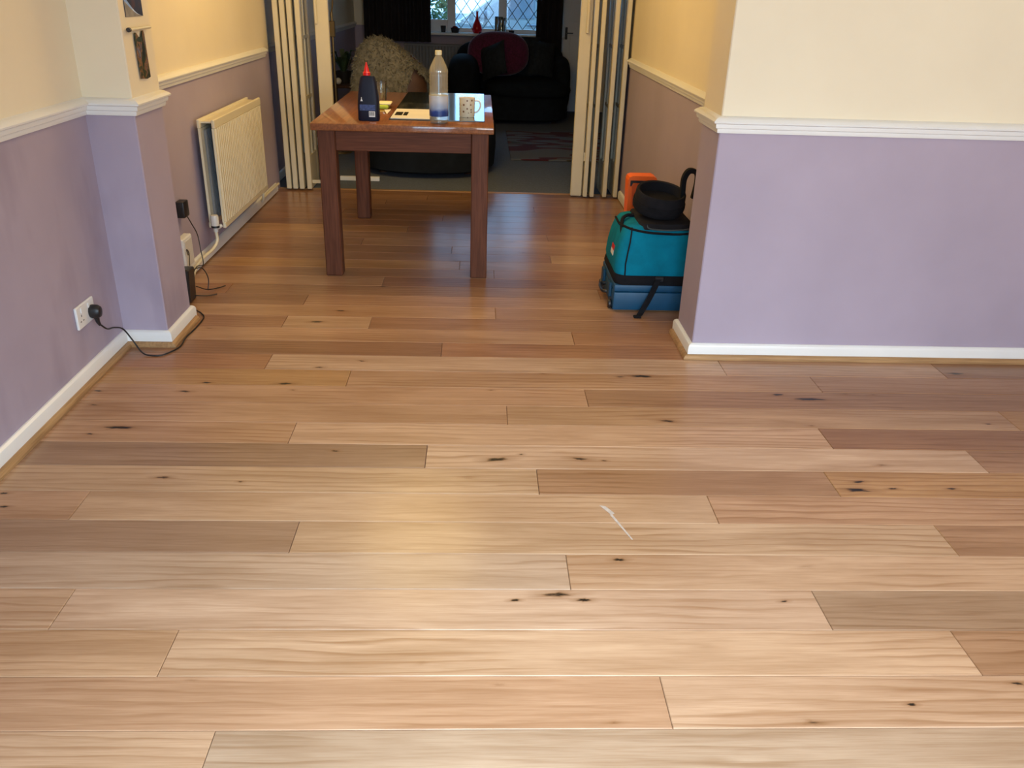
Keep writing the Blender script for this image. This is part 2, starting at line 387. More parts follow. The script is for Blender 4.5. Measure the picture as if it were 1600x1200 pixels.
def recentre(o, p):
    # move a mesh object's origin without moving its surface
    dlt = Vector(p); o.data.transform(Matrix.Translation(-dlt)); o.location = o.location + dlt
    return o
def struct(o, label, cat):
    o['kind'] = 'structure'; return tag(o, label, cat)
def bez(pts, n=8):
    # Catmull-Rom through pts
    P = [Vector(p) for p in pts]; Q = [P[0] * 2 - P[1]] + P + [P[-1] * 2 - P[-2]]; out = []
    for i in range(1, len(Q) - 2):
        for k in range(n):
            t = k / n; a, b_, c_, d_ = Q[i - 1], Q[i], Q[i + 1], Q[i + 2]
            out.append(0.5 * ((2 * b_) + (c_ - a) * t + (2 * a - 5 * b_ + 4 * c_ - d_) * t * t + (3 * b_ - a - 3 * c_ + d_) * t ** 3))
    out.append(P[-1]); return out

# ------------------------------------------------------------------ setting
X0, X1, X2, X3, X4 = -1.479, -1.297, -1.499, 0.911, 1.054
Y1, Y2, Y3, Y4 = 3.331, 3.630, 3.281, 3.560
YD, YF, XL, XR, CH = 6.40, 11.30, -1.56, 2.0, 2.4
YB, XN = -0.70, 2.95
fl = struct(MB().box(X0 - 0.05, XN, YB, YD, -0.06, -0.0155).build('floor', 'under_floor'), 'oak plank floor running across the room and the dining alcove', 'floor')
# oak planks, rows 151 mm wide, boards 1870 mm long
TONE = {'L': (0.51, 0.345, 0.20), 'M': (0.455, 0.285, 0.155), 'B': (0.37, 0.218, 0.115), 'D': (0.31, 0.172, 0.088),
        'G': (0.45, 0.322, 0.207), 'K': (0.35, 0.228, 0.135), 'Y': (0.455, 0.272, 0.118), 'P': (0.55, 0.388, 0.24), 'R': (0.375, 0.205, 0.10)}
ROWS = {-1: ([-0.529], 'LG'), 0: ([0.423], 'ML'), 1: ([-0.70, 1.176], 'MLB'), 2: ([-1.005, 0.882], 'LPK'), 3: ([0.25], 'GL'), 4: ([-0.504, 1.359], 'KLB'),  # last row here: middle board lightened to paint in a highlight
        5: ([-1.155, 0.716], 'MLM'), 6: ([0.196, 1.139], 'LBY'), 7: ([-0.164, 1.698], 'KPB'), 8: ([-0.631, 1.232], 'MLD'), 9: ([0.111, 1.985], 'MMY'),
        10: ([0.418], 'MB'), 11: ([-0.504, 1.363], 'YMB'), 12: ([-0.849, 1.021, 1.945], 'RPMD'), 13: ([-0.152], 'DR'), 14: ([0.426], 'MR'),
        15: ([-0.88, -0.491], 'BLB'), 16: ([0.084], 'MB'), 17: ([-0.84], 'DM'), 18: ([0.62], 'BR'), 19: ([-0.495], 'MD'), 20: ([0.085], 'BR'),  # alcove rows: board tones, some darkened to paint in shade
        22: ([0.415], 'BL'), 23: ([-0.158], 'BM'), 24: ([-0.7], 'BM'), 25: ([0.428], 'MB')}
KNOTS = [(0.394, 1.863, 0.022, 1), (0.104, 1.694, 0.016, 1), (0.212, 1.717, 0.055, 0.8), (0.279, 1.695, 0.023, 1), (0.795, 1.692, 0.014, 0.9), (0.967, 1.348, 0.014, 1), (1.243, 1.409, 0.018, 0.9), (0.728, 1.298, 0.031, 0.6),
    (0.344, 2.407, 0.034, 0.9), (0.07, 2.398, 0.046, 1), (0.424, 2.396, 0.013, 0.8), (0.15, 2.433, 0.011, 0.8), (-0.467, 2.443, 0.019, 1), (-0.027, 2.285, 0.036, 0.35), (0.693, 2.685, 0.04, 0.8), (0.054, 2.924, 0.019, 0.6),
    (-0.475, 3.188, 0.015, 1), (0.669, 3.074, 0.06, 1), (0.579, 3.065, 0.03, 0.7), (0.266, 3.086, 0.02, 0.6), (-0.74, 2.96, 0.036, 1), (-0.698, 2.905, 0.012, 0.7), (-1.037, 2.96, 0.022, 1), (-1.094, 2.88, 0.026, 0.9),
    (-1.41, 2.875, 0.021, 1), (-1.38, 2.76, 0.024, 0.7), (-1.223, 2.591, 0.065, 1), (-1.302, 2.543, 0.018, 0.9), (-0.967, 2.269, 0.028, 0.8), (-0.726, 2.247, 0.012, 0.7), (-1.401, 2.172, 0.018, 1), (-1.365, 2.101, 0.018, 1),
    (-0.635, 3.118, 0.021, 0.9), (1.175, 2.917, 0.034, 1), (1.289, 2.88, 0.085, 1), (1.215, 2.66, 0.016, 0.6), (1.889, 2.69, 0.015, 1), (2.007, 3.143, 0.053, 0.9), (1.45, 2.93, 0.033, 0.6), (1.557, 2.928, 0.021, 0.6),
    (1.356, 2.384, 0.026, 0.6), (1.23, 2.277, 0.025, 1), (1.205, 2.227, 0.05, 1), (1.327, 2.237, 0.019, 1), (1.518, 2.239, 0.019, 1), (-0.647, 3.775, 0.024, 1), (-0.737, 3.625, 0.034, 1), (-0.486, 4.14, 0.021, 1),
    (-1.19, 3.525, 0.02, 0.7), (0.342, 4.208, 0.024, 0.7), (-1.066, 4.832, 0.062, 0.6), (-1.369, 4.892, 0.025, 0.6), (0.2, 5.036, 0.028, 0.6), (0.264, 4.805, 0.022, 0.7), (-0.339, 5.56, 0.025, 0.7), (-0.656, 4.412, 0.017, 0.7),
    (0.3, 1.30, 0.02, 0.5), (0.058, 1.408, 0.017, 0.35), (-0.116, 1.475, 0.019, 0.3), (0.905, 1.838, 0.027, 0.3), (-0.619, 1.423, 0.017, 0.3)]
PW, PB, PLEN = 0.151, 1.284, 1.87
rnd = random.Random(5)
def plank(xa, xb, ya, yb, tone):
    g = 0.0006; b = 0.0016
    xa += g; xb -= g; ya += g; yb -= g
    cx, cy = (xa + xb) / 2, (ya + yb) / 2
    rect = lambda i, z: [(xa - cx + i, ya - cy + i, z), (xb - cx - i, ya - cy + i, z), (xb - cx - i, yb - cy - i, z), (xa - cx + i, yb - cy - i, z)]
    vv = rect(0, -0.015) + rect(0, -b) + rect(b, 0.0)
    ff = [(8, 9, 10, 11)] + [(i, (i + 1) % 4, 4 + (i + 1) % 4, 4 + i) for i in range(4)] + [(4 + i, 4 + (i + 1) % 4, 8 + (i + 1) % 4, 8 + i) for i in range(4)]
    kv = [0.0] * 12
    for (kx, ky, ka, ks) in KNOTS:
        if not (xa < kx < xb and ya < ky < yb): continue
        A = ka * 2.3; Bq = max(0.012, min(0.030, ka * 0.72))
        base = len(vv); n = 18; rk = random.Random(int(kx * 977 + ky * 331))
        lx = lambda q: min(max(q, xa + b), xb - b) - cx
        ly = lambda q: min(max(q, ya + b), yb - b) - cy
        wob = [rk.uniform(0.55, 1.0) for _ in range(n)]; tilt = rk.uniform(-0.12, 0.12)
        vv.append((lx(kx), ly(ky), 0.0004)); kv.append(ks)
        for ring, (sc, val) in enumerate(((0.22, 0.78), (0.55, 0.30), (1.0, 0.0))):
            for k in range(n):
                a = 2 * PI * k / n; w1 = (wob[k] if ring < 2 else 1.0) * sc; dx, dy = A * w1 * math.cos(a), Bq * w1 * math.sin(a)
                vv.append((lx(kx + dx), ly(ky + dy + dx * tilt), 0.0004 if ring < 2 else 0.0001)); kv.append(ks * val)
        for k in range(n): ff.append((base, base + 1 + k, base + 1 + (k + 1) % n))
        for ring in range(2):
            for k in range(n):
                p0 = base + 1 + ring * n; ff.append((p0 + k, p0 + n + k, p0 + n + (k + 1) % n, p0 + (k + 1) % n))
    me = bpy.data.meshes.new('plank'); me.from_pydata(vv, [], ff); me.materials.append(MATS['oak_plank'])
    at = me.attributes.new('knot', 'FLOAT', 'POINT'); at.data.foreach_set('value', kv)
    o = bpy.data.objects.new('plank', me); C.objects.link(o); o.parent = fl; o.location = (cx, cy, 0)
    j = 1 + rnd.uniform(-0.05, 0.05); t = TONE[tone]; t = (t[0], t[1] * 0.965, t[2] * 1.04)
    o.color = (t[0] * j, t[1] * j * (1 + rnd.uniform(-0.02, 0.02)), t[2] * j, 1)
for k in range(-13, 34):
    ya = PB + PW * k; yb = ya + PW
    if yb < YB + 0.02 or ya > YD - 0.02: continue
    ya = max(ya, YB); yb = min(yb, YD)
    xmin, xmax = (X0 - 0.01, XN) if ya < 3.26 else (X2 - 0.005, X4 + 0.01)
    if k in ROWS: js, tn = list(ROWS[k][0]), ROWS[k][1]
    else: js, tn = [rnd.uniform(-1.2, 0.6)], None
    n_given = len(js)
    first = js[0] - PLEN
    pre = 0
    while first > xmin + 0.25: js.insert(0, first); first -= PLEN; pre += 1
    nx = js[-1] + PLEN
    while nx < xmax - 0.25: js.append(nx); nx += PLEN
    ed = [xmin] + [j for j in js if xmin + 0.05 < j < xmax - 0.05] + [xmax]
    for i in range(len(ed) - 1):
        q = i - pre
        if tn and 0 <= q < len(tn): t = tn[q]
        else: t = rnd.choice('BBBRRYMD' if ya > 3.3 else 'LMMBG')  # alcove boards draw darker tones, standing in for the shade there
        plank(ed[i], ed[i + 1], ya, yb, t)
mb = MB()
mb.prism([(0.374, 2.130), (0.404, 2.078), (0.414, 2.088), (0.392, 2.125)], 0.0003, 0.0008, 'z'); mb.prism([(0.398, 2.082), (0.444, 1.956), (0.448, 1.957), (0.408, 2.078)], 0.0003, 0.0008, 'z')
mb.build('light_streak_mark', 'light_streak', fl, label='pale streak of reflected light painted on the planks')  # flat pale mesh that paints in a streak of reflected light
struct(MB().box(XL - 0.1, XR, YD, YF + 0.1, -0.06, -0.004).build('floor_carpet', 'carpet'), 'grey carpet in the dim living room beyond the folding doors', 'carpet')
struct(MB().box(X2, X4, YD - 0.012, YD + 0.022, -0.003, 0.004, 0.002).build('trim_threshold', 'bead_oak_x'), 'oak threshold strip between the plank floor and the carpet', 'trim')
struct(MB().box(-1.8, 3.1, YB - 0.1, YF + 0.2, CH, CH + 0.1).build('ceiling', 'ceiling_paint'), 'white ceiling over both rooms', 'ceiling')
struct(MB().box(X0 - 0.15, X0, YB - 0.1, Y1, -0.06, CH).build('wall_left', 'wall_paint_stained'), 'cream and lilac wall with the plugged-in socket', 'wall')
struct(MB().box(X0 - 0.15, X1, Y1, Y2, -0.06, CH, 0.004).build('wall_left_pillar', 'wall_paint_stained'), 'cream and lilac pillar with hanging photos on its side', 'wall')
struct(MB().box(X2 - 0.15, X2, Y2, YD + 0.02, -0.06, CH).build('wall_left_alcove', 'wall_paint'), 'cream and lilac alcove wall behind the radiator', 'wall')
struct(MB().box(X3, XN + 0.1, Y3, Y4, -0.06, CH, 0.004).build('wall_right_front', 'wall_paint'), 'bright cream and lilac wall beside the tool bag', 'wall')
struct(MB().box(X4, X4 + 0.15, Y4, YD + 0.1, -0.06, CH).build('wall_right_alcove', 'wall_paint'), 'cream and lilac alcove wall behind the tool bag', 'wall')
struct(MB().box(XN, XN + 0.1, YB - 0.1, Y3, -0.06, CH).build('wall_right', 'wall_paint'), 'cream and lilac side wall', 'wall')
mb = MB().box(X0, -0.55, YB - 0.1, YB, -0.06, CH).box(0.75, 1.48, YB - 0.1, YB, -0.06, CH).box(2.72, XN, YB - 0.1, YB, -0.06, CH).box(1.48, 2.72, YB - 0.1, YB, -0.06, 0.93).box(1.48, 2.72, YB - 0.1, YB, 1.97, CH).box(-0.55, 0.75, YB - 0.1, YB, 2.1, CH)
struct(mb.build('wall_rear', 'wall_paint'), 'cream and lilac wall around the patio door', 'wall')
mb = MB()
for a, b_ in ((-0.55, -0.48), (0.06, 0.14), (0.68, 0.75)): mb.box(a, b_, YB - 0.08, YB - 0.02, 0, 2.1, 0.005)
mb.box(-0.48, 0.68, YB - 0.08, YB - 0.02, 2.03, 2.1).box(-0.48, 0.68, YB - 0.08, YB - 0.02, 0, 0.07)
struct(mb.build('door_1', 'white_plastic'), 'white framed patio door', 'door')
mb = MB()
for a, b_ in ((1.48, 1.54), (2.07, 2.13), (2.66, 2.72)): mb.box(a, b_, YB - 0.08, YB - 0.02, 0.93, 1.97, 0.005)
mb.box(1.54, 2.66, YB - 0.08, YB - 0.02, 1.91, 1.97).box(1.54, 2.66, YB - 0.08, YB - 0.02, 0.93, 0.99)
struct(mb.build('window_2', 'white_plastic'), 'white framed window beside the patio door', 'window')
# lintel over the folding doors and living room shell
struct(MB().box(X2, X4, YD - 0.1, YD + 0.1, 1.975, CH).build('wall_lintel', 'wall_paint'), 'cream wall above the folding doors', 'wall')
struct(MB().box(XL - 0.15, XL, YD + 0.02, YF + 0.1, -0.06, CH).build('wall_far_left', 'wall_paint'), 'dim living room side wall behind the floor lamp', 'wall')
struct(MB().box(XR, XR + 0.1, YD, YF + 0.1, -0.06, CH).box(X4 + 0.15, XR, YD, YD + 0.1, -0.06, CH).build('wall_far_right', 'wall_paint'), 'dim living room side wall', 'wall')
WX0, WX1, WZ0, WZ1 = -1.0, 0.96, 0.90, 2.1
mb = MB().box(XL, WX0, YF, YF + 0.22, -0.06, CH).box(WX1, XR, YF, YF + 0.22, -0.06, CH).box(WX0, WX1, YF, YF + 0.22, -0.06, WZ0 - 0.02).box(WX0, WX1, YF, YF + 0.22, WZ1, CH)
struct(mb.build('wall_back', 'wall_paint'), 'dim living room wall around the leaded window', 'wall')

# dado rails, skirting boards and oak bead
DADO = [(0.0, 0.930), (0.010, 0.930), (0.013, 0.938), (0.013, 0.946), (0.020, 0.949), (0.022, 0.958), (0.022, 0.964), (0.031, 0.968), (0.032, 0.974), (0.026, 0.980), (0.010, 0.990), (0.0, 0.992)]
SK = [(0.0, 0.008), (0.018, 0.008), (0.018, 0.050), (0.014, 0.060), (0.006, 0.066), (0.0, 0.066)]
BEAD = [(0.018, 0.0005), (0.036, 0.0005), (0.036, 0.008), (0.032, 0.016), (0.026, 0.020), (0.018, 0.021)]
LP = [(X0, YB), (X0, Y1), (X1, Y1), (X1, Y2), (X2, Y2), (X2, YD - 0.13)]
RP = [(XN, Y3), (X3, Y3), (X3, Y4), (X4, Y4), (X4, YD - 0.13)]
struct(MB().sweep(DADO, LP, 1).build('trim_1', 'gloss_white', smooth=25), 'white moulded dado rail turning round the pillar to the radiator alcove', 'dado rail')
struct(MB().sweep(DADO, RP, -1).build('trim_2', 'gloss_white', smooth=25), 'white moulded dado rail along the bright wall above the tool bag', 'dado rail')
struct(MB().sweep(SK, LP, 1).build('baseboard_left', 'gloss_white', smooth=25), 'white skirting board below the socket and round the pillar', 'skirting board')
struct(MB().sweep(SK, RP, -1).build('baseboard_right', 'gloss_white', smooth=25), 'white skirting board below the bright lilac wall', 'skirting board')
struct(MB().sweep(BEAD, LP[:4], 1).build('trim_3', 'bead_oak_y'), 'oak bead along the skirting below the socket', 'trim')
struct(MB().sweep(BEAD, RP[:3], -1).build('trim_4', 'bead_oak_x'), 'oak bead along the skirting of the bright lilac wall', 'trim')
struct(MB().sweep(DADO, [(XL, YD + 0.05), (XL, YF)], 1).build('trim_5', 'gloss_white', smooth=25), 'dado rail on the living room side wall behind the floor lamp', 'dado rail')
struct(MB().sweep(SK, [(XL, YD + 0.05), (XL, YF), (WX1 + 0.02, YF)], 1).build('baseboard_back', 'gloss_white', smooth=25), 'skirting board round the dim living room', 'skirting board')

# leaded window
wt = thing('window_1', 'white leaded window with diamond panes above the sofa', 'window', (0, YF + 0.12, WZ0)); wt['kind'] = 'structure'
fy0, fy1 = YF + 0.09, YF + 0.15
mb = MB()
for a, b_ in ((WX0, WX0 + 0.06), (-0.425, -0.325), (0.21, 0.31), (WX1 - 0.06, WX1)): mb.box(a, b_, fy0, fy1, WZ0, WZ1, 0.006)
LIGHTS = [(WX0 + 0.06, -0.425), (-0.325, 0.21), (0.31, WX1 - 0.06)]
for i, (a, b_) in enumerate(LIGHTS):
    mb.box(a, b_, fy0, fy1, WZ0, WZ0 + (0.14 if i == 0 else 0.05), 0.004); mb.box(a, b_, fy0, fy1, WZ1 - 0.05, WZ1, 0.004)
mb.build('window_frame', 'white_plastic', wt)
def clip(poly, x0, x1, z0, z1):
    for ax, lim, sg in ((0, x0, 1), (0, x1, -1), (1, z0, 1), (1, z1, -1)):
        out = []
        for i in range(len(poly)):
            p, q = poly[i], poly[(i + 1) % len(poly)]
            ip, iq = sg * (p[ax] - lim) >= 0, sg * (q[ax] - lim) >= 0
            if ip: out.append(p)
            if ip != iq:
                t = (lim - p[ax]) / (q[ax] - p[ax]); out.append((p[0] + t * (q[0] - p[0]), p[1] + t * (q[1] - p[1])))
        poly = out
        if len(poly) < 3: return []
    return poly
HW, HH, yg = 0.068, 0.092, YF + 0.12
for i, (a, b_) in enumerate(LIGHTS):
    z0, z1 = WZ0 + (0.14 if i == 0 else 0.05), WZ1 - 0.05
    if i == 0:
        MB().box(a, b_, yg - 0.003, yg + 0.003, z0, z1).build('pane', 'window_glass', wt); continue
    lead = MB(); rows = int((z1 - z0) / HH) + 2; cols = int((b_ - a) / HW) + 2
    for rr in range(rows):
        for cc in range(cols):
            if (rr + cc) % 2: continue
            cx, cz = a + cc * HW, z0 + rr * HH
            p = clip([(cx - HW, cz), (cx, cz - HH), (cx + HW, cz), (cx, cz + HH)], a, b_, z0, z1)
            ar = sum(p[k][0] * p[(k + 1) % len(p)][1] - p[(k + 1) % len(p)][0] * p[k][1] for k in range(len(p))) if p else 0
            if len(p) >= 3 and abs(ar) > 1e-4: MB().prism(p, yg - 0.002, yg + 0.002, 'y').build('pane', 'window_glass', wt)
            for (sx, sz) in ((HW, HH), (HW, -HH)):
                s0, s1 = (cx, cz - (HH if sz > 0 else -HH)), None
                p0 = (cx, cz - sz); p1 = (cx + HW, cz)
                if a - 1e-4 <= p0[0] and p1[0] <= b_ + 1e-4 and z0 - 1e-4 <= min(p0[1], p1[1]) and max(p0[1], p1[1]) <= z1 + 1e-4:
                    lead.tube([(p0[0], yg, p0[1]), (p1[0], yg, p1[1])], 0.0042, 4)
                q0 = (cx - HW, cz)
                if a - 1e-4 <= q0[0] and p0[0] <= b_ + 1e-4 and z0 - 1e-4 <= min(p0[1], q0[1]) and max(p0[1], q0[1]) <= z1 + 1e-4:
                    lead.tube([(q0[0], yg, q0[1]), (p0[0], yg, p0[1])], 0.0042, 4)
    lead.build('lead_came', 'lead', wt)
struct(MB().box(WX0 - 0.05, WX1 + 0.05, YF - 0.14, YF + 0.09, WZ0 - 0.03, WZ0, 0.006).build('trim_sill', 'gloss_white'), 'white window sill holding the red vase', 'window sill')
# far door beside the right-hand curtain
dt = thing('door_2', 'dim white door with a dark handle plate beside the curtain', 'door', (1.40, YF - 0.03, 0)); dt['kind'] = 'structure'
mb = MB().box(1.0, 1.76, YF - 0.04, YF - 0.002, 0.005, 2.0, 0.003)
mb.build('door_leaf', 'gloss_white', dt)
mb = MB()
for (a, b_, c_, d_) in ((1.10, 1.34, 1.05, 1.85), (1.42, 1.66, 1.05, 1.85), (1.10, 1.34, 0.2, 0.9), (1.42, 1.66, 0.2, 0.9)): mb.box(a, b_, YF - 0.05, YF - 0.04, c_, d_, 0.004)
mb.build('door_panel', 'gloss_white', dt)
MB().box(1.035, 1.065, YF - 0.052, YF - 0.04, 0.86, 1.0, 0.003).build('handle_plate', 'dark_steel', dt)
MB().tube([(1.05, YF - 0.05, 0.935), (1.05, YF - 0.085, 0.935), (1.055, YF - 0.09, 0.935), (1.13, YF - 0.09, 0.935)], 0.008, 8).build('lever_handle', 'chrome', dt, 40)

# ------------------------------------------------------------------ folding doors
def leaf(parent, xc, ya, yb, th, top=1.96):
    mb = MB(); x0, x1 = xc - th / 2, xc + th / 2; st = 0.055
    mb.box(x0, x1, ya, ya + st, 0.012, top, 0.003); mb.box(x0, x1, yb - st, yb, 0.012, top, 0.003)
    mb.box(x0 + 0.002, x1 - 0.002, ya + st, yb - st, 0.012, 0.25); mb.box(x0 + 0.002, x1 - 0.002, ya + st, yb - st, top - 0.1, top)
    ym = (ya + yb) / 2
    mb.box(x0 + 0.006, x1 - 0.006, ym - 0.009, ym + 0.009, 0.25, top - 0.1)
    n = 4; hs = [0.25 + (top - 0.35) * k / n for k in range(n + 1)]
    for h in hs[1:-1]: mb.box(x0 + 0.006, x1 - 0.006, ya + st, yb - st, h - 0.011, h + 0.011)
    lf = mb.build('leaf', 'cream_gloss', parent)
    for k in range(n):
        for (p, q) in ((ya + st, ym - 0.009), (ym + 0.009, yb - st)):
            MB().box(xc - 0.002, xc + 0.002, p, q, hs[k] + 0.011 if k else hs[k], hs[k + 1] - 0.011).build('pane', 'door_glass', lf)
    return lf
fd = thing('folding_door', 'cream glazed folding door stacked against the radiator wall', 'folding door', (-1.3, 6.34, 0))
for xc in (-1.413, -1.366, -1.318, -1.262): leaf(fd, xc, 6.33, 6.66, 0.034)
MB().box(-1.152, -1.055, 6.345, 6.385, 0.012, 1.96, 0.005).build('leading_stile', 'cream_gloss', fd)
MB().box(-1.146, -1.128, 6.318, 6.345, 1.145, 1.45, 0.005).build('pull_handle', 'cream_gloss', fd)
for z in (0.06, 1.8): MB().box(-1.245, -1.152, 6.372, 6.378, z - 0.012, z + 0.012).build('hinge', 'cream_gloss', fd)
fd = thing('folding_door', 'cream glazed folding door stacked behind the tool bag', 'folding door', (0.85, 6.32, 0))
for xc in (0.789, 0.840, 0.935, 1.016): leaf(fd, xc, 6.275, 6.605, 0.03)
MB().box(0.682, 0.764, 6.30, 6.34, 0.012, 1.96, 0.005).build('leading_stile', 'cream_gloss', fd)
MB().box(0.722, 0.742, 6.272, 6.30, 1.14, 1.45, 0.005).build('pull_handle', 'cream_gloss', fd)
for z in (0.3, 1.8): MB().box(0.762, 0.776, 6.31, 6.33, z - 0.03, z + 0.03).build('hinge', 'cream_gloss', fd)

# ------------------------------------------------------------------ dining table and what stands on it
TX0, TX1, TY0, TY1, TZ = -0.828, 0.068, 4.26, 5.66, 0.787
t = thing('dining_table', 'reddish brown wooden dining table with square legs', 'table', ((TX0 + TX1) / 2, (TY0 + TY1) / 2, 0))
MB().box(TX0, TX1, TY0, TY1, TZ - 0.036, TZ, 0.006, seg=2).build('tabletop', 'table_wood_y', t, 30)
lx0, lx1, ly0, ly1, lw = TX0 + 0.025, TX1 - 0.025, TY0 + 0.045, TY1 - 0.04, 0.086
for (a, b_) in ((lx0, ly0), (lx1 - lw, ly0), (lx0, ly1 - lw), (lx1 - lw, ly1 - lw)):
    MB().box(a, a + lw, b_, b_ + lw, 0.0005, TZ - 0.036, 0.005).build('leg', 'table_wood_z', t)
az0, az1 = 0.648, TZ - 0.036
for y in (ly0 + 0.014, ly1 - 0.036): MB().box(lx0 + lw, lx1 - lw, y, y + 0.022, az0, az1, 0.002).build('apron', 'table_wood_x', t)
for x in (lx0 + 0.014, lx1 - 0.036): MB().box(x, x + 0.022, ly0 + lw, ly1 - lw, az0, az1, 0.002).build('apron', 'table_wood_y', t)
# navy glue bottle
gx, gy = -0.556, 4.40
t = thing('glue_bottle', 'navy plastic bottle with a red cone nozzle on the dining table', 'bottle', (gx, gy, TZ))
mb = MB(); mb.lathe([(0.0, TZ), (0.050, TZ), (0.053, TZ + 0.006), (0.053, TZ + 0.075), (0.050, TZ + 0.12), (0.043, TZ + 0.17), (0.037, TZ + 0.200), (0.031, TZ + 0.210), (0.016, TZ + 0.213), (0.0, TZ + 0.213)], (gx, gy, 0), 32, sy=0.62, sup=4.5)
mb.build('bottle_body', 'bottle_navy', t, 40)
mb = MB(); mb.lathe([(0.0, TZ + 0.212), (0.018, TZ + 0.212), (0.018, TZ + 0.226), (0.013, TZ + 0.229), (0.0125, TZ + 0.236), (0.004, TZ + 0.266), (0.003, TZ + 0.272), (0.0, TZ + 0.273)], (gx - 0.004, gy, 0), 20)
mb.build('nozzle', 'nozzle_red', t, 40)
fyg = gy - 0.0335
bl_ = MB().box(gx + 0.004, gx + 0.034, fyg - 0.001, fyg + 0.002, TZ + 0.020, TZ + 0.047).build('barcode_label', 'print_white', t)
mb = MB()
for k in range(8): mb.box(gx + 0.0065 + k * 0.0032, gx + 0.008 + k * 0.0032 + (0.0006 if k % 3 == 0 else 0), fyg - 0.0014, fyg - 0.0009, TZ + 0.026, TZ + 0.044)
mb.build('barcode_bars', 'black_plastic', bl_)
MB().box(gx - 0.040, gx + 0.036, fyg - 0.0006, fyg + 0.002, TZ + 0.050, TZ + 0.078).build('text_label', 'print_blue', t)
mb = MB(); mb.prism([(gx - 0.036, TZ + 0.094), (gx - 0.024, TZ + 0.094), (gx - 0.029, TZ + 0.104), (gx - 0.029, TZ + 0.112), (gx - 0.032, TZ + 0.112), (gx - 0.032, TZ + 0.104)], gy - 0.0338, gy - 0.030, 'y')
mb.build('logo_mark', 'print_white', t)
# water bottle
wx, wy = -0.206, 4.36
t = thing('water_bottle', 'tall clear plastic water bottle with a blue label and cream cap', 'bottle', (wx, wy, TZ))
pr = [(0.0, TZ + 0.004), (0.03, TZ + 0.0), (0.043, TZ + 0.004), (0.046, TZ + 0.014), (0.046, TZ + 0.035)]
for k in range(6):
    z = TZ + 0.14 + k * 0.016; pr += [(0.0465, z), (0.0435, z + 0.008)]
pr += [(0.0465, TZ + 0.238), (0.045, TZ + 0.252), (0.036, TZ + 0.275), (0.022, TZ + 0.302), (0.0145, TZ + 0.314), (0.0145, TZ + 0.322)]
mb = MB(); mb.lathe(pr, (wx, wy, 0), 32); bo = mb.build('bottle_body', 'pet_plastic', t, 50)
mb = MB(); mb.lathe([(0.0, TZ + 0.318), (0.0165, TZ + 0.318), (0.0165, TZ + 0.335), (0.015, TZ + 0.338), (0.0, TZ + 0.338)], (wx, wy, 0), 24); mb.build('cap', 'cap_cream', t, 40)
mb = MB(); mb.lathe([(0.0470, TZ + 0.036), (0.0474, TZ + 0.036), (0.0474, TZ + 0.132), (0.0470, TZ + 0.132)], (wx, wy, 0), 32); lb = mb.build('label', 'water_label', t, 40)
lb.data.transform(Matrix.Translation((-wx, -wy, -TZ))); lb.location = (0, 0, 0)
# large glossy dark sheet under the bottle and the mug, with a magazine
SX0, SX1, SY0, SY1 = -0.462, 0.022, 4.42, 5.645
ts = tag(recentre(MB().box(SX0, SX1, SY0, SY1, TZ + 0.0005, TZ + 0.006, 0.002).build('glossy_board', 'glossy_sheet'), (-0.22, 5.0, TZ)), 'dark glossy board lying flat across the dining table', 'board')
SZ = TZ + 0.006
t = thing('magazine', 'open magazine with a dark photo lying on the glossy board', 'magazine', (-0.35, 4.6, SZ))
MB().box(-0.455, -0.255, 4.428, 4.79, SZ + 0.0003, SZ + 0.004, 0.001).build('pages', 'paper', t)
MB().box(-0.452, -0.275, 4.79, 5.06, SZ + 0.0003, SZ + 0.0035).build('photo_print', 'magazine_photo', t)
mb = MB().box(-0.443, -0.405, 4.53, 4.66, SZ + 0.0041, SZ + 0.0046).box(-0.400, -0.378, 4.53, 4.66, SZ + 0.0041, SZ + 0.0046)
mb.build('headline_print', 'magazine_photo', t)
# mug
mx, my = -0.070, 4.575
t = thing('mug', 'cream mug with brown spots on the glossy board', 'mug', (mx, my, SZ))
mb = MB(); mb.lathe([(0.0, SZ + 0.0003), (0.037, SZ + 0.0003), (0.040, SZ + 0.004), (0.041, SZ + 0.088), (0.0425, SZ + 0.095), (0.040, SZ + 0.095), (0.0375, SZ + 0.088), (0.036, SZ + 0.008), (0.0, SZ + 0.007)], (mx, my, 0), 28)
q = mb.build('mug_body', 'mug_spots', t, 40); q.data.transform(Matrix.Translation((-mx, -my, -SZ))); q.location = (0, 0, 0)
MB().tube(bez([(mx + 0.038, my, SZ + 0.080), (mx + 0.062, my, SZ + 0.078), (mx + 0.070, my, SZ + 0.055), (mx + 0.058, my, SZ + 0.030), (mx + 0.038, my, SZ + 0.020)]), 0.0045, 8).build('handle', 'print_white', t, 40)
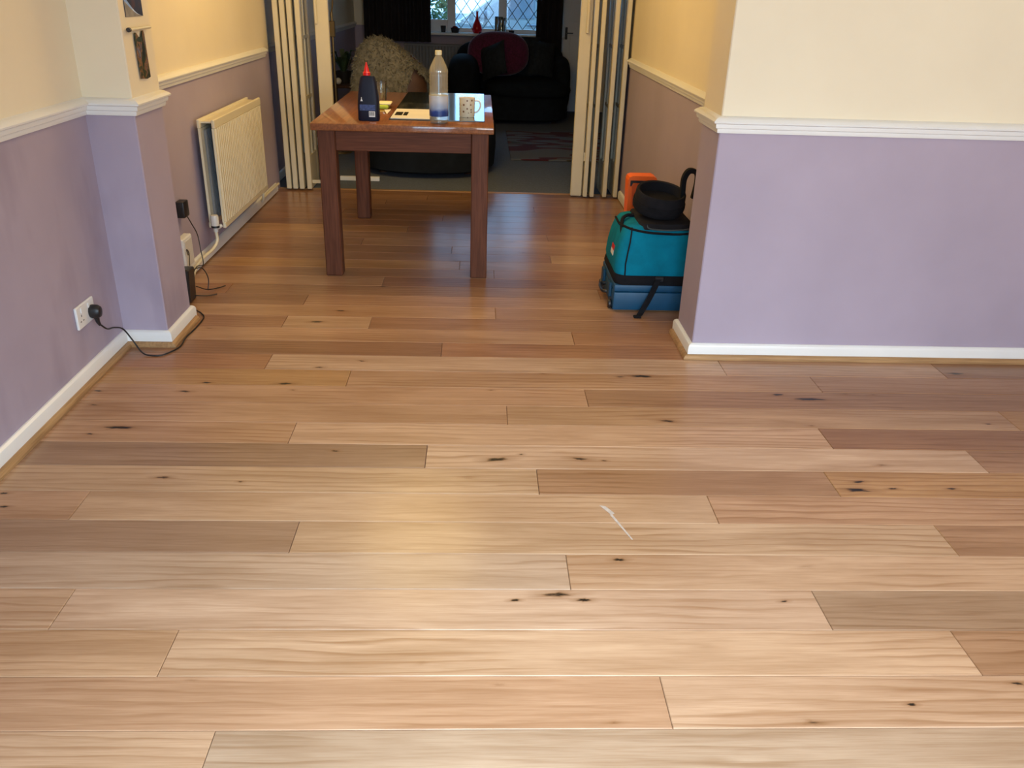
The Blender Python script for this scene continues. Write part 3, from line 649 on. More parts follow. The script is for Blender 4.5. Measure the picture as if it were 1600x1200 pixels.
# glass, sponge, paper
t = tag(recentre(MB().lathe([(0.0, TZ + 0.0005), (0.026, TZ + 0.0005), (0.028, TZ + 0.004), (0.031, TZ + 0.125), (0.0295, TZ + 0.125), (0.0265, TZ + 0.010), (0.0, TZ + 0.008)], (-0.560, 5.02, 0), 24).build('drinking_glass', 'clear_glass', smooth=40), (-0.56, 5.02, TZ)), 'empty clear drinking glass behind the navy bottle', 'glass')
t = thing('sponge', 'yellow green sponge on the dining table behind the navy bottle', 'sponge', (-0.53, 4.86, TZ))
MB().box(-0.575, -0.505, 4.82, 4.93, TZ + 0.0005, TZ + 0.020, 0.006, seg=2).build('scourer', 'sponge_green', t, 60)
MB().box(-0.565, -0.492, 4.84, 4.95, TZ + 0.020, TZ + 0.030, 0.004).build('foam', 'sponge_cream', t, 60)
mb = MB(); mb.add([(-0.515, 4.72, TZ + 0.012), (-0.478, 4.72, TZ + 0.014), (-0.492, 4.63, TZ + 0.001), (-0.500, 4.76, TZ + 0.001)], [(0, 1, 2), (0, 3, 1), (0, 2, 3), (1, 3, 2)])
tag(recentre(mb.build('paper_scrap', 'paper'), (-0.495, 4.7, TZ)), 'small folded white paper scrap beside the glossy board', 'paper')

# ------------------------------------------------------------------ radiators
def radiator(x_wall, y0, y1, z0, z1, label, name='radiator'):
    # stands off the wall x = x_wall, facing +x
    t = thing(name, label, 'radiator', (x_wall + 0.07, (y0 + y1) / 2, z0))
    n = int((y1 - y0 - 0.02) / 0.0333)
    def panel(nm, xo, face):
        mb = MB(); ys = []
        w_ = (y1 - y0 - 0.02) / n
        prof = [(xo, y0)]
        for k in range(n):
            a = y0 + 0.01 + k * w_
            prof += [(xo + face * 0.0, a), (xo + face * 0.0075, a + w_ * 0.25), (xo + face * 0.0075, a + w_ * 0.75), (xo, a + w_)]
        prof += [(xo, y1), (xo - face * 0.012, y1), (xo - face * 0.012, y0)]
        mb.prism(prof, z0 + 0.03, z1 - 0.045, 'z')
        a0, a1 = min(xo - face * 0.012, xo + face * 0.005), max(xo - face * 0.012, xo + face * 0.005)
        mb.box(a0, a1, y0, y1, z0, z0 + 0.03, 0.003); mb.box(a0, a1, y0, y1, z1 - 0.045, z1, 0.004)
        return mb.build(nm, 'radiator_enamel', t)
    panel('front_panel', x_wall + 0.118, 1); panel('rear_panel', x_wall + 0.036, -1)
    mb = MB()
    k = y0 + 0.05
    while k < y1 - 0.05: mb.box(x_wall + 0.049, x_wall + 0.062, k, k + 0.004, z0 + 0.04, z1 - 0.06).box(x_wall + 0.093, x_wall + 0.105, k, k + 0.004, z0 + 0.04, z1 - 0.06); k += 0.02
    mb.build('convector_fins', 'grey_steel', t)
    mb = MB().box(x_wall + 0.046, x_wall + 0.106, y0 + 0.02, y1 - 0.02, z1 - 0.02, z1 - 0.012)
    mb.build('top_grille', 'radiator_enamel', t)
    for y in (y0 + 0.15, y1 - 0.15): MB().box(x_wall + 0.001, x_wall + 0.03, y - 0.015, y + 0.015, z0 + 0.1, z1 - 0.1).build('bracket', 'grey_steel', t)
    return t
t = radiator(X2, 4.56, 5.56, 0.177, 0.745, 'cream double panel radiator on the alcove wall')
vx, vy = X2 + 0.075, 4.53
mb = MB(); mb.lathe([(0.0, 0.165), (0.013, 0.165), (0.013, 0.195), (0.021, 0.198), (0.0215, 0.245), (0.018, 0.255), (0.0, 0.256)], (vx, vy, 0), 16)
v_ = mb.build('valve', 'pale_plastic', t, 40)
MB().tube([(vx, vy, 0.18), (vx + 0.02, vy + 0.035, 0.19)], 0.011, 10).build('valve_tail', 'pale_plastic', t, 40)
MB().lathe([(0.0215, 0.188), (0.0222, 0.188), (0.0222, 0.199), (0.0215, 0.199)], (vx, vy, 0), 16).build('collar', 'black_plastic', v_, 40)
MB().tube(bez([(vx, vy, 0.17), (vx, vy, 0.115), (vx - 0.012, vy - 0.05, 0.082), (vx - 0.03, vy - 0.17, 0.068), (vx - 0.036, vy - 0.28, 0.05), (vx - 0.036, vy - 0.36, 0.012)]), 0.0085, 10).build('pipe', 'radiator_enamel', t, 50)
mb = MB(); mb.lathe([(0.0, 0.150), (0.012, 0.150), (0.012, 0.178), (0.019, 0.182), (0.019, 0.215), (0.0, 0.218)], (vx, 5.60, 0), 14); mb.build('lockshield', 'radiator_enamel', t, 40)
MB().tube(bez([(vx, 5.60, 0.155), (vx, 5.60, 0.10), (vx - 0.02, 5.63, 0.078), (vx - 0.035, 5.75, 0.075), (vx - 0.035, 6.2, 0.075)]), 0.0085, 10).build('pipe', 'radiator_enamel', t, 50)

# ------------------------------------------------------------------ sockets, plugs, cables
t = thing('wall_socket', 'white double wall socket with one black plug in it', 'socket', (X0, 3.02, 0.21))
MB().box(X0 + 0.0005, X0 + 0.011, 2.946, 3.094, 0.211, 0.297, 0.003).build('face_plate', 'white_plastic', t)
for y in (2.985, 3.045): MB().box(X0 + 0.011, X0 + 0.0145, y - 0.006, y + 0.006, 0.268, 0.287, 0.001).build('switch', 'white_plastic', t)
mb = MB()
for (y, z, a, b_) in ((2.980, 0.258, 0.002, 0.004), (2.969, 0.238, 0.004, 0.0018), (2.991, 0.238, 0.004, 0.0018)): mb.box(X0 + 0.0108, X0 + 0.0114, y - a, y + a, z - b_, z + b_)
mb.build('socket_hole', 'dark_steel', t)
t = thing('power_cable', 'black mains plug and cable trailing along the skirting round the pillar', 'cable', (X0 + 0.02, 3.05, 0.21))
mb = MB(); R = Matrix.Rotation(PI / 2, 4, 'Y')
mb.lathe([(0.0, 0.0), (0.024, 0.0), (0.026, 0.006), (0.025, 0.026), (0.019, 0.036), (0.0, 0.039)], (X0 + 0.0116, 3.056, 0.248), 20, sx=1.05, sy=0.92, M=R)
mb.tube([(X0 + 0.028, 3.056, 0.228), (X0 + 0.030, 3.058, 0.205), (X0 + 0.034, 3.062, 0.190)], [0.011, 0.008, 0.005], 10)
mb.build('plug', 'black_plastic', t, 40)
cord = bez([(X0 + 0.033, 3.061, 0.195), (X0 + 0.04, 3.10, 0.160), (X0 + 0.036, 3.17, 0.138), (X0 + 0.045, 3.225, 0.110), (X0 + 0.07, 3.235, 0.060), (X0 + 0.11, 3.215, 0.012), (-1.33, 3.205, 0.004), (-1.285, 3.215, 0.004), (-1.247, 3.30, 0.004), (-1.252, 3.40, 0.006), (-1.246, 3.52, 0.004), (-1.248, 3.64, 0.004), (-1.275, 3.70, 0.004), (-1.31, 3.735, 0.006), (-1.33, 3.77, 0.004)], 8)
MB().tube(cord, 0.0032, 6).build('cord', 'black_cord', t, 60)
t = thing('black_adaptor', 'black plug adaptor with a thin lead high on the alcove wall', 'adaptor', (X2, 4.21, 0.32))
MB().box(X2 + 0.0005, X2 + 0.045, 4.17, 4.245, 0.325, 0.405, 0.006, seg=2).build('adaptor_body', 'black_plastic', t, 40)
MB().tube(bez([(X2 + 0.03, 4.235, 0.327), (X2 + 0.04, 4.26, 0.28), (X2 + 0.05, 4.30, 0.21), (X2 + 0.06, 4.29, 0.13), (X2 + 0.07, 4.27, 0.06), (X2 + 0.065, 4.18, 0.075), (X2 + 0.075, 4.05, 0.05), (X2 + 0.10, 3.98, 0.05)]), 0.0026, 6).build('lead', 'black_cord', t, 60)
t = thing('junction_box', 'white plastic box on the alcove wall above the skirting', 'junction box', (X2, 4.2, 0.07))
MB().box(X2 + 0.0005, X2 + 0.042, 4.10, 4.235, 0.074, 0.235, 0.005).build('box_body', 'white_plastic', t)
MB().box(X2 + 0.042, X2 + 0.045, 4.115, 4.22, 0.09, 0.22, 0.001).build('cover', 'pale_plastic', t)
t = thing('router', 'black box with trailing cables leaning behind the pillar', 'router', (-1.37, 3.86, 0))
M_ = Matrix.Translation((-1.385, 3.87, 0.085)) @ Matrix.Rotation(math.radians(-10), 4, 'X') @ Matrix.Rotation(math.radians(8), 4, 'Z')
MB().box(-0.026, 0.026, -0.075, 0.075, -0.078, 0.078, 0.006, M=M_).build('router_body', 'black_plastic', t)
for (pa) in ([(-1.37, 3.93, 0.14), (-1.345, 3.99, 0.13), (-1.33, 4.02, 0.07), (-1.335, 4.01, 0.01)], [(-1.37, 3.95, 0.05), (-1.33, 3.99, 0.02), (-1.30, 4.06, 0.006), (-1.275, 4.10, 0.005)], [(-1.38, 3.93, 0.16), (-1.40, 4.0, 0.20), (-1.43, 4.06, 0.20), (-1.44, 4.10, 0.16)], [(-1.37, 3.90, 0.02), (-1.32, 3.94, 0.006), (-1.28, 3.97, 0.005)]):
    MB().tube(bez(pa), 0.0026, 6).build('lead', 'black_cord', t, 60)

# ------------------------------------------------------------------ photos on the pillar
xp = X1 + 0.0006
t = thing('hanging_photo', 'dark blue photo with a pale arc above the rail on the pillar', 'photo', (X1, 3.47, 1.27))
MB().box(xp, xp + 0.002, 3.385, 3.556, 1.268, 1.46).build('photo_print', 'photo_space', t)
arc = [(3.387, 1.335 - 0.0)]
up = [(3.387 + 0.166 * k / 10, 1.342 - 0.073 * math.sin(k / 10 * PI / 2) ** 1.0) for k in range(11)]
lo = [(3.387 + 0.166 * k / 10, 1.322 - 0.053 * math.sin(k / 10 * PI / 2) ** 1.0) for k in range(11)]
mb = MB(); mb.prism(up + lo[::-1], xp + 0.002, xp + 0.0025, 'x'); mb.build('pale_arc', 'photo_arc', t)
mb = MB(); mb.prism(lo + [(3.553, 1.2685), (3.387, 1.2685)], xp + 0.002, xp + 0.0023, 'x'); mb.build('grey_corner', 'photo_grey', t)
t = thing('photo_rail', 'thin cream rail with a dark end fixed to the pillar', 'rail', (X1, 3.47, 1.226))
MB().tube([(X1 + 0.012, 3.375, 1.226), (X1 + 0.012, 3.585, 1.228)], 0.006, 8).build('rail_bar', 'cream_gloss', t, 40)
MB().tube([(X1 + 0.012, 3.362, 1.226), (X1 + 0.012, 3.376, 1.226)], 0.008, 8).build('end_cap', 'dark_steel', t, 40)
for y in (3.40, 3.57): MB().tube([(X1 + 0.0005, y, 1.227), (X1 + 0.01, y, 1.227)], 0.003, 6).build('bracket', 'cream_gloss', t)
mb = MB(); pts = [(3.434, 1.052), (3.500, 1.046), (3.534, 1.050), (3.531, 1.13), (3.530, 1.205), (3.522, 1.218), (3.508, 1.217), (3.490, 1.196), (3.468, 1.197), (3.448, 1.213), (3.432, 1.214), (3.427, 1.19), (3.430, 1.12)]
mb.prism(pts, xp + 0.004, xp + 0.006, 'x')
tag(recentre(mb.build('hanging_photo', 'photo_dark'), (X1, 3.48, 1.13)), 'narrow dark photo strip curling off the pillar below the rail', 'photo')

# ------------------------------------------------------------------ tool case, tool bag and what lies on them
t = thing('tool_case', 'blue plastic tool case under the teal bag', 'tool case', (0.84, 4.03, 0))
CX0, CX1, CY0, CY1 = 0.652, 1.030, 3.83, 4.24
MB().box(CX0, CX1, CY0, CY1, 0.006, 0.098, 0.010, seg=2).build('case_base', 'case_blue', t, 40)
MB().box(CX0, CX1, CY0, CY1, 0.100, 0.135, 0.008, seg=2).build('case_lid', 'case_blue', t, 40)
for y in (3.90, 4.12): MB().box(CX0 - 0.014, CX0 + 0.002, y, y + 0.06, 0.05, 0.122, 0.004).build('latch', 'case_blue_dark', t)
MB().tube(bez([(CX0 + 0.003, 3.975, 0.055), (CX0 - 0.026, 3.985, 0.052), (CX0 - 0.03, 4.035, 0.05), (CX0 - 0.026, 4.095, 0.052), (CX0 + 0.003, 4.105, 0.055)]), 0.009, 8).build('carry_handle', 'black_plastic', t, 40)
R = Matrix.Rotation(PI / 2, 4, 'Y')
for y in (3.875, 4.19):
    mb = MB(); mb.lathe([(0.0, -0.008), (0.020, -0.008), (0.023, -0.004), (0.023, 0.004), (0.020, 0.008), (0.0, 0.008)], (CX0 - 0.010, y, 0.026), 16, M=R); mb.build('wheel', 'black_plastic', t, 40)
for (a, b_) in ((3.86, 3.90), (4.16, 4.2)): MB().box(CX0 + 0.1 * (a > 4), CX0 + 0.1 * (a > 4) + 0.03, a, b_, 0.0005, 0.007).build('foot', 'black_plastic', t)

def bag_ring(z, x0, x1, y0, y1, rr, n=7):
    out = []
    for (cx, cy, a0) in ((x1 - rr, y1 - rr, 0), (x0 + rr, y1 - rr, PI / 2), (x0 + rr, y0 + rr, PI), (x1 - rr, y0 + rr, 1.5 * PI)):
        for k in range(n):
            a = a0 + PI / 2 * k / (n - 1); out.append((cx + rr * math.cos(a), cy + rr * math.sin(a), z))
    return out
def loft(rings, mi=0, cap=True):
    mb = MB(); n = len(rings[0]); vv = [p for q in rings for p in q]; ff = []
    for i in range(len(rings) - 1):
        for k in range(n): ff.append((i * n + k, i * n + (k + 1) % n, (i + 1) * n + (k + 1) % n, (i + 1) * n + k))
    if cap: ff += [tuple(range(n))[::-1], tuple((len(rings) - 1) * n + k for k in range(n))]
    return mb.add(vv, ff, mi)
t = thing('tool_bag', 'teal fabric tool bag with black base band on the blue case', 'tool bag', (0.85, 4.03, 0.136))
BZ = 0.1355
loft([bag_ring(BZ, 0.655, 1.032, 3.828, 4.232, 0.05), bag_ring(BZ + 0.022, 0.648, 1.034, 3.822, 4.238, 0.055), bag_ring(BZ + 0.046, 0.652, 1.032, 3.828, 4.232, 0.055)]).build('base_band', 'black_webbing', t, 50)
def top_dip(ring, s):      # the lid sags towards the back and the near side
    return [(x, y, z + s * math.sin((x - 0.66) * 9) * 0.006 + 0.012 * (4.0 - y)) for (x, y, z) in ring]
loft([bag_ring(BZ + 0.044, 0.656, 1.030, 3.834, 4.228, 0.06), bag_ring(BZ + 0.075, 0.650, 1.032, 3.830, 4.232, 0.065), bag_ring(BZ + 0.14, 0.656, 1.032, 3.834, 4.228, 0.065), bag_ring(BZ + 0.20, 0.668, 1.028, 3.842, 4.222, 0.065),
      top_dip(bag_ring(BZ + 0.245, 0.682, 1.022, 3.852, 4.212, 0.065), 1), top_dip(bag_ring(BZ + 0.268, 0.70, 1.012, 3.872, 4.195, 0.06), 1), top_dip(bag_ring(BZ + 0.278, 0.735, 0.99, 3.905, 4.16, 0.05), 1)]).build('bag_body', 'teal_fabric', t, 60)
MB().tube([(0.699, 3.8345, BZ + 0.046), (0.697, 3.831, BZ + 0.10), (0.704, 3.834, BZ + 0.16), (0.712, 3.842, BZ + 0.205), (0.716, 3.852, BZ + 0.245), (0.72, 3.872, BZ + 0.268)], 0.0035, 6).build('seam_piping', 'black_webbing', t, 60)
MB().tube(bez([(1.02, 3.864, BZ + 0.250), (0.93, 3.852, BZ + 0.246), (0.80, 3.852, BZ + 0.251), (0.722, 3.866, BZ + 0.262), (0.690, 3.93, BZ + 0.262), (0.682, 4.02, BZ + 0.252), (0.684, 4.15, BZ + 0.25)]), 0.006, 6).build('zip', 'black_webbing', t, 60)
loft([bag_ring(BZ + 0.262, 0.745, 1.018, 3.858, 4.20, 0.05), bag_ring(BZ + 0.288, 0.755, 1.010, 3.868, 4.19, 0.05), bag_ring(BZ + 0.294, 0.78, 0.99, 3.90, 4.16, 0.04)]).build('lid', 'black_padding', t, 50)
MB().tube(bez([(0.79, 3.872, BZ + 0.283), (0.80, 3.862, BZ + 0.268), (0.86, 3.858, BZ + 0.262), (0.94, 3.858, BZ + 0.264), (1.0, 3.862, BZ + 0.27)]), 0.004, 6).build('lid_piping', 'grey_piping', t, 60)
MB().tube(bez([(0.690, 3.905, BZ + 0.195), (0.684, 3.935, BZ + 0.235), (0.690, 3.985, BZ + 0.277), (0.715, 4.02, BZ + 0.290), (0.75, 4.03, BZ + 0.29)]), 0.009, 6).build('side_strap', 'black_webbing', t, 60)
lab = MB()
def ybox(y0, y1, z0, z1): lab.box(0.6535, 0.6585, y0, y1, z0, z1)
M_ = Matrix.Translation((0.6565, 3.985, BZ + 0.133)) @ Matrix.Rotation(math.radians(8), 4, 'Y')
mb = MB().box(-0.002, 0.004, -0.036, 0.036, 0.0, 0.024, M=M_); mb.build('red_badge', 'label_red', t)
mb = MB().box(-0.002, 0.004, -0.036, 0.036, -0.024, 0.0, M=M_); mb.build('white_badge', 'label_white', t)
# flat strap hanging over the front of the case
pth = bez([(0.862, 3.817, BZ + 0.040), (0.852, 3.806, BZ + 0.028), (0.838, 3.800, 0.125), (0.815, 3.795, 0.070), (0.790, 3.785, 0.025), (0.775, 3.768, 0.008), (0.758, 3.745, 0.005)], 6)
mb = MB(); vv = []; ff = []
for p in pth:
    for (dx, dy) in ((-0.014, -0.0015), (0.014, -0.0015), (0.014, 0.0015), (-0.014, 0.0015)): vv.append((p.x + dx, p.y + dy, p.z + dy * 0.5))
for i in range(len(pth) - 1):
    for k in range(4): ff.append((i * 4 + k, i * 4 + (k + 1) % 4, i * 4 + 4 + (k + 1) % 4, i * 4 + 4 + k))
ff += [(0, 1, 2, 3), tuple(len(vv) - 4 + k for k in range(4))]
mb.add(vv, ff); mb.box(0.742, 0.778, 3.736, 3.760, 0.001, 0.011, 0.003); mb.build('hanging_strap', 'black_webbing', t)
MB().box(0.842, 0.885, 3.812, 3.824, BZ + 0.022, BZ + 0.048, 0.004).build('buckle', 'black_plastic', t)
# open black pouch on top
t = thing('tool_pouch', 'open round black tool pouch on the teal bag', 'pouch', (0.865, 4.02, BZ + 0.295))
M_ = Matrix.Rotation(math.radians(12), 4, 'X') @ Matrix.Rotation(math.radians(4), 4, 'Y')
mb = MB(); mb.lathe([(0.0, 0.0), (0.115, 0.0), (0.124, 0.012), (0.121, 0.060), (0.119, 0.094), (0.114, 0.100), (0.105, 0.096), (0.102, 0.055), (0.098, 0.020), (0.0, 0.016)], (0.862, 4.02, BZ + 0.3225), 28, M=M_)
mb.build('pouch_wall', 'black_padding', t, 50)
pw_ = t.children[0]
mb = MB(); mb.lathe([(0.1235, 0.030), (0.1265, 0.030), (0.1250, 0.052), (0.1220, 0.052)], (0.862, 4.02, BZ + 0.3225), 28, M=M_); mb.build('pouch_band', 'black_webbing', pw_, 50)
pth = bez([(0.962, 4.02, BZ + 0.33), (0.972, 4.00, 0.50), (0.966, 3.985, 0.56), (0.965, 3.975, 0.62), (0.985, 3.97, 0.655), (1.02, 3.97, 0.645), (1.03, 3.98, 0.60), (1.025, 4.0, 0.52)], 6)
mb = MB(); vv = []; ff = []
for i, p in enumerate(pth):
    tt = (pth[min(i + 1, len(pth) - 1)] - pth[max(i - 1, 0)]).normalized(); sd = Vector((tt.z, 0, -tt.x)).normalized()
    for (a, b_) in ((-1, -1), (1, -1), (1, 1), (-1, 1)): vv.append(p + sd * 0.011 * a + Vector((0, 1, 0)) * 0.016 * b_)
for i in range(len(pth) - 1):
    for k in range(4): ff.append((i * 4 + k, i * 4 + (k + 1) % 4, i * 4 + 4 + (k + 1) % 4, i * 4 + 4 + k))
ff += [(0, 1, 2, 3), tuple(len(vv) - 4 + k for k in range(4))]
mb.add(vv, ff); mb.build('belt_strap', 'black_webbing', t, 50)
# orange case behind
t = thing('orange_case', 'bright orange plastic case with a handle slot behind the tool bag', 'case', (0.84, 4.36, 0))
def oprof(w0, w1, h, r0): return [(0.838 - w0 / 2, 0.0005), (0.838 + w0 / 2, 0.0005), (0.838 + w1 / 2, h - r0), (0.838 + w1 / 2 - r0 * 0.3, h - r0 * 0.3), (0.838 + w1 / 2 - r0, h), (0.838 - w1 / 2 + r0, h), (0.838 - w1 / 2 + r0 * 0.3, h - r0 * 0.3), (0.838 - w1 / 2, h - r0)]
mb = MB(); mb.prism(oprof(0.115, 0.150, 0.555, 0.022), 4.325, 4.42, 'y'); mb.build('case_shell', 'orange_plastic', t)
mb = MB(); mb.prism([(0.790, 0.40), (0.885, 0.40), (0.893, 0.50), (0.880, 0.515), (0.797, 0.515), (0.783, 0.50)], 4.317, 4.326, 'y'); mb.build('raised_panel', 'orange_deep', t)
mb = MB(); mb.prism([(0.786, 0.522), (0.893, 0.522), (0.898, 0.505), (0.903, 0.505), (0.903, 0.533), (0.774, 0.533), (0.774, 0.505), (0.780, 0.505)], 4.316, 4.326, 'y'); mb.build('handle_slot', 'black_plastic', t)

# ------------------------------------------------------------------ living room
# round dark armchair, its back towards the table
t = thing('armchair', 'round black armchair under the grey sheepskin', 'armchair', (-0.45, 7.45, 0))
mb = MB(); mb.lathe([(0.0, 0.03), (0.52, 0.03), (0.565, 0.05), (0.575, 0.20), (0.57, 0.36), (0.53, 0.42), (0.40, 0.44), (0.0, 0.445)], (-0.44, 7.44, 0), 40, sup=2.4, sx=1.0, sy=1.06); mb.build('seat_base', 'sofa_fabric', t, 50)
for (a, b_) in ((-0.8, 7.1), (-0.1, 7.1), (-0.8, 7.8), (-0.1, 7.8)): MB().lathe([(0.0, 0.0), (0.03, 0.0), (0.03, 0.035), (0.0, 0.035)], (a, b_, 0), 12).build('foot', 'dark_wood', t)
def bk(q):
    return Vector((q.x, q.y + 0.35 * (q.x ** 2), q.z))
mb = MB(); mb.ellipsoid((-0.735, 7.36, 0.60), 0.292, 0.09, 0.33, 2.5, 28, 18, fn=bk); mb.build('backrest', 'brown_leather', t, 60)
mb = MB(); mb.ellipsoid((-0.06, 7.50, 0.42), 0.11, 0.42, 0.13, 2.6, 20, 14); mb.build('armrest', 'sofa_fabric', t, 60)
# sheepskin draped over the backrest
t = thing('sheepskin', 'shaggy grey sheepskin draped over the armchair back', 'sheepskin', (-0.75, 7.33, 0.6))
rs = random.Random(3)
def skin_pt(a, b_):
    # a: along the arch 0..1, b_: from front hem to back hem -1..1
    ang = PI * (0.0 + 1.0 * a)
    x = -0.735 - 0.315 * math.copysign(abs(math.cos(ang)) ** 0.8, math.cos(ang))
    return x
mb = MB(); nu, nv = 30, 16; vv = []; ff = []
tops = []
for i in range(nu + 1):
    s = -1 + 2 * i / nu
    x = -0.735 + 0.325 * s
    ztop = (0.66 + 0.37 * max(0.0, 1 - (abs(s + 0.28) / 0.72) ** 2.4) ** (1 / 2.0)) if s < -0.28 else 1.03 - 0.30 * ((s + 0.28) / 1.28) ** 1.5
    hem = 0.50 if s < 0.25 else 0.50 + 0.30 * min(1, (s - 0.25) / 0.35)     # the near hem is cut away over the leather on one side
    hem = min(hem, ztop - 0.05)
    for j in range(nv + 1):
        v_ = -1 + 2 * j / nv
        yb_ = 7.36 + 0.35 * ((x + 0.735) ** 2)
        th = 0.125 * (1 - 0.25 * abs(s) ** 3)
        if v_ < 0:
            z = ztop - (ztop - hem) * (-v_) ** 1.6; y = yb_ - th * min(1, (-v_) * 1.5) ** 0.6
        else:
            z = ztop - (ztop - 0.55) * v_ ** 1.6 if ztop > 0.56 else ztop; y = yb_ + th * min(1, v_ * 1.5) ** 0.6
        vv.append((x, y, z)); 
for i in range(nu):
    for j in range(nv): ff.append((i * (nv + 1) + j, (i + 1) * (nv + 1) + j, (i + 1) * (nv + 1) + j + 1, i * (nv + 1) + j + 1))
mb.add(vv, ff); hide = mb.build('hide', 'wool_grey', t, 180)
wool = MB(); wv = []; wf = []
hide.data.update()
for p in hide.data.polygons:
    nrm = p.normal.copy(); cs = [hide.data.vertices[i].co for i in p.vertices]
    mid = sum(cs, Vector()) / len(cs)
    if nrm.y * (mid.y - (7.36 + 0.35 * ((mid.x + 0.735) ** 2))) < 0: nrm = -nrm
    for q in range(7):
        a, b_ = rs.random(), rs.random()
        base = (cs[0] * (1 - a) + cs[1] * a) * (1 - b_) + (cs[3 % len(cs)] * (1 - a) + cs[2] * a) * b_
        dr = (nrm * 0.7 + Vector((rs.uniform(-.5, .5), rs.uniform(-.5, .5), rs.uniform(-1.1, 0.2)))).normalized()
        sd = dr.orthogonal().normalized(); sd2 = dr.cross(sd); ln = rs.uniform(0.018, 0.034); k = len(wv); wd = 0.0045
        wv += [base + sd * wd, base - sd * wd * 0.5 + sd2 * wd * 0.8, base - sd * wd * 0.5 - sd2 * wd * 0.8, base + dr * ln]
        wf += [(k, k + 1, k + 3), (k + 1, k + 2, k + 3), (k + 2, k, k + 3)]
wool.add(wv, wf); wo = wool.build('wool', 'wool_grey', t, kind='stuff')
# white batten on the carpet
tag(recentre(MB().box(-1.10, -0.79, 6.735, 6.765, -0.0035, 0.030, 0.003).build('white_batten', 'gloss_white'), (-0.95, 6.75, 0)), 'short white batten on the carpet in front of the armchair', 'batten')
# sofa
t = thing('sofa', 'black rounded sofa under the leaded window', 'sofa', (0.35, 10.5, 0))
mb = MB(); mb.lathe([(0.0, 0.02), (0.60, 0.02), (0.66, 0.05), (0.66, 0.26), (0.62, 0.30), (0.0, 0.30)], (0.36, 10.58, 0), 40, sup=3.2, sx=1.02, sy=0.9); mb.build('sofa_base', 'sofa_fabric', t, 50)
mb = MB(); mb.ellipsoid((0.55, 10.42, 0.36), 0.50, 0.46, 0.105, 3.0, 32, 14); mb.build('seat_cushion', 'sofa_fabric', t, 60)
mb = MB(); mb.ellipsoid((0.35, 10.92, 0.52), 0.66, 0.14, 0.34, 3.6, 32, 16); mb.build('backrest', 'sofa_fabric', t, 60)
mb = MB(); mb.ellipsoid((-0.20, 10.52, 0.37), 0.19, 0.48, 0.335, 3.2, 24, 16); mb.build('armrest', 'sofa_fabric', t, 60)
mb = MB(); mb.ellipsoid((0.95, 10.62, 0.40), 0.10, 0.42, 0.30, 3.2, 24, 16); mb.build('armrest', 'sofa_fabric', t, 60)
for (a, b_) in ((-0.15, 10.2), (0.85, 10.2), (-0.15, 11.0), (0.85, 11.0)): MB().lathe([(0.0, -0.003), (0.025, -0.003), (0.03, 0.03), (0.0, 0.03)], (a, b_, 0), 10).build('foot', 'dark_wood', t)
def cushion(label, c, sx, sz, thick, rx, ry, rz, mat, fluffy=False):
    def pil(q):
        kx, kz = q.x / sx, q.z / sz; m = (1 - abs(kx) ** 3) * (1 - abs(kz) ** 3)
        return Vector((q.x * (1 - 0.06 * (1 - kz * kz)), q.y * max(0.1, m), q.z * (1 - 0.06 * (1 - kx * kx))))
    M = Matrix.Rotation(rz, 4, 'Z') @ Matrix.Rotation(rx, 4, 'X') @ Matrix.Rotation(ry, 4, 'Y')
    mb = MB(); vv = []; ff = []; n = 12
    for side in (-1, 1):
        for i in range(n + 1):
            for j in range(n + 1):
                q = pil(Vector((-sx + 2 * sx * i / n, side * thick, -sz + 2 * sz * j / n)))
                if i in (0, n) or j in (0, n): q.y = 0
                vv.append(M @ q + Vector(c))
    for sd in (0, 1):
        k = sd * (n + 1) ** 2
        for i in range(n):
            for j in range(n): ff.append((k + i * (n + 1) + j, k + (i + 1) * (n + 1) + j, k + (i + 1) * (n + 1) + j + 1, k + i * (n + 1) + j + 1))
    mb.add(vv, ff)
    return tag(recentre(mb.build('cushion', mat, smooth=80), c), label, 'cushion', 'cushions on the black sofa')
mb = MB(); mb.ellipsoid((0.20, 10.58, 0.715), 0.36, 0.12, 0.245, 2.5, 32, 18, M=Matrix.Rotation(-0.22, 4, 'X'))
tag(recentre(mb.build('cushion', 'cushion_magenta', smooth=80), (0.20, 10.58, 0.715)), 'plum red fluffy cushion propped in the middle of the sofa', 'cushion', 'cushions on the black sofa')
cushion('dark cushion propped in front of the plum red cushion', (0.14, 10.34, 0.655), 0.18, 0.19, 0.07, -0.25, -0.35, -0.7, 'cushion_dark')
cushion('dark patterned cushion at the door side of the sofa', (0.715, 10.60, 0.67), 0.16, 0.20, 0.08, -0.3, 0.12, 0.25, 'cushion_dark')
cushion('dark cushion wedged behind the plum red cushion', (0.32, 10.735, 0.70), 0.36, 0.22, 0.035, -0.02, 0.05, 0.0, 'cushion_dark')
# rug
tag(recentre(MB().box(0.28, 1.75, 7.78, 9.45, -0.0035, 0.010, 0.004).build('rug', 'rug_pile'), (1.0, 8.6, 0)), 'grey and dark red striped rug on the carpet', 'rug')
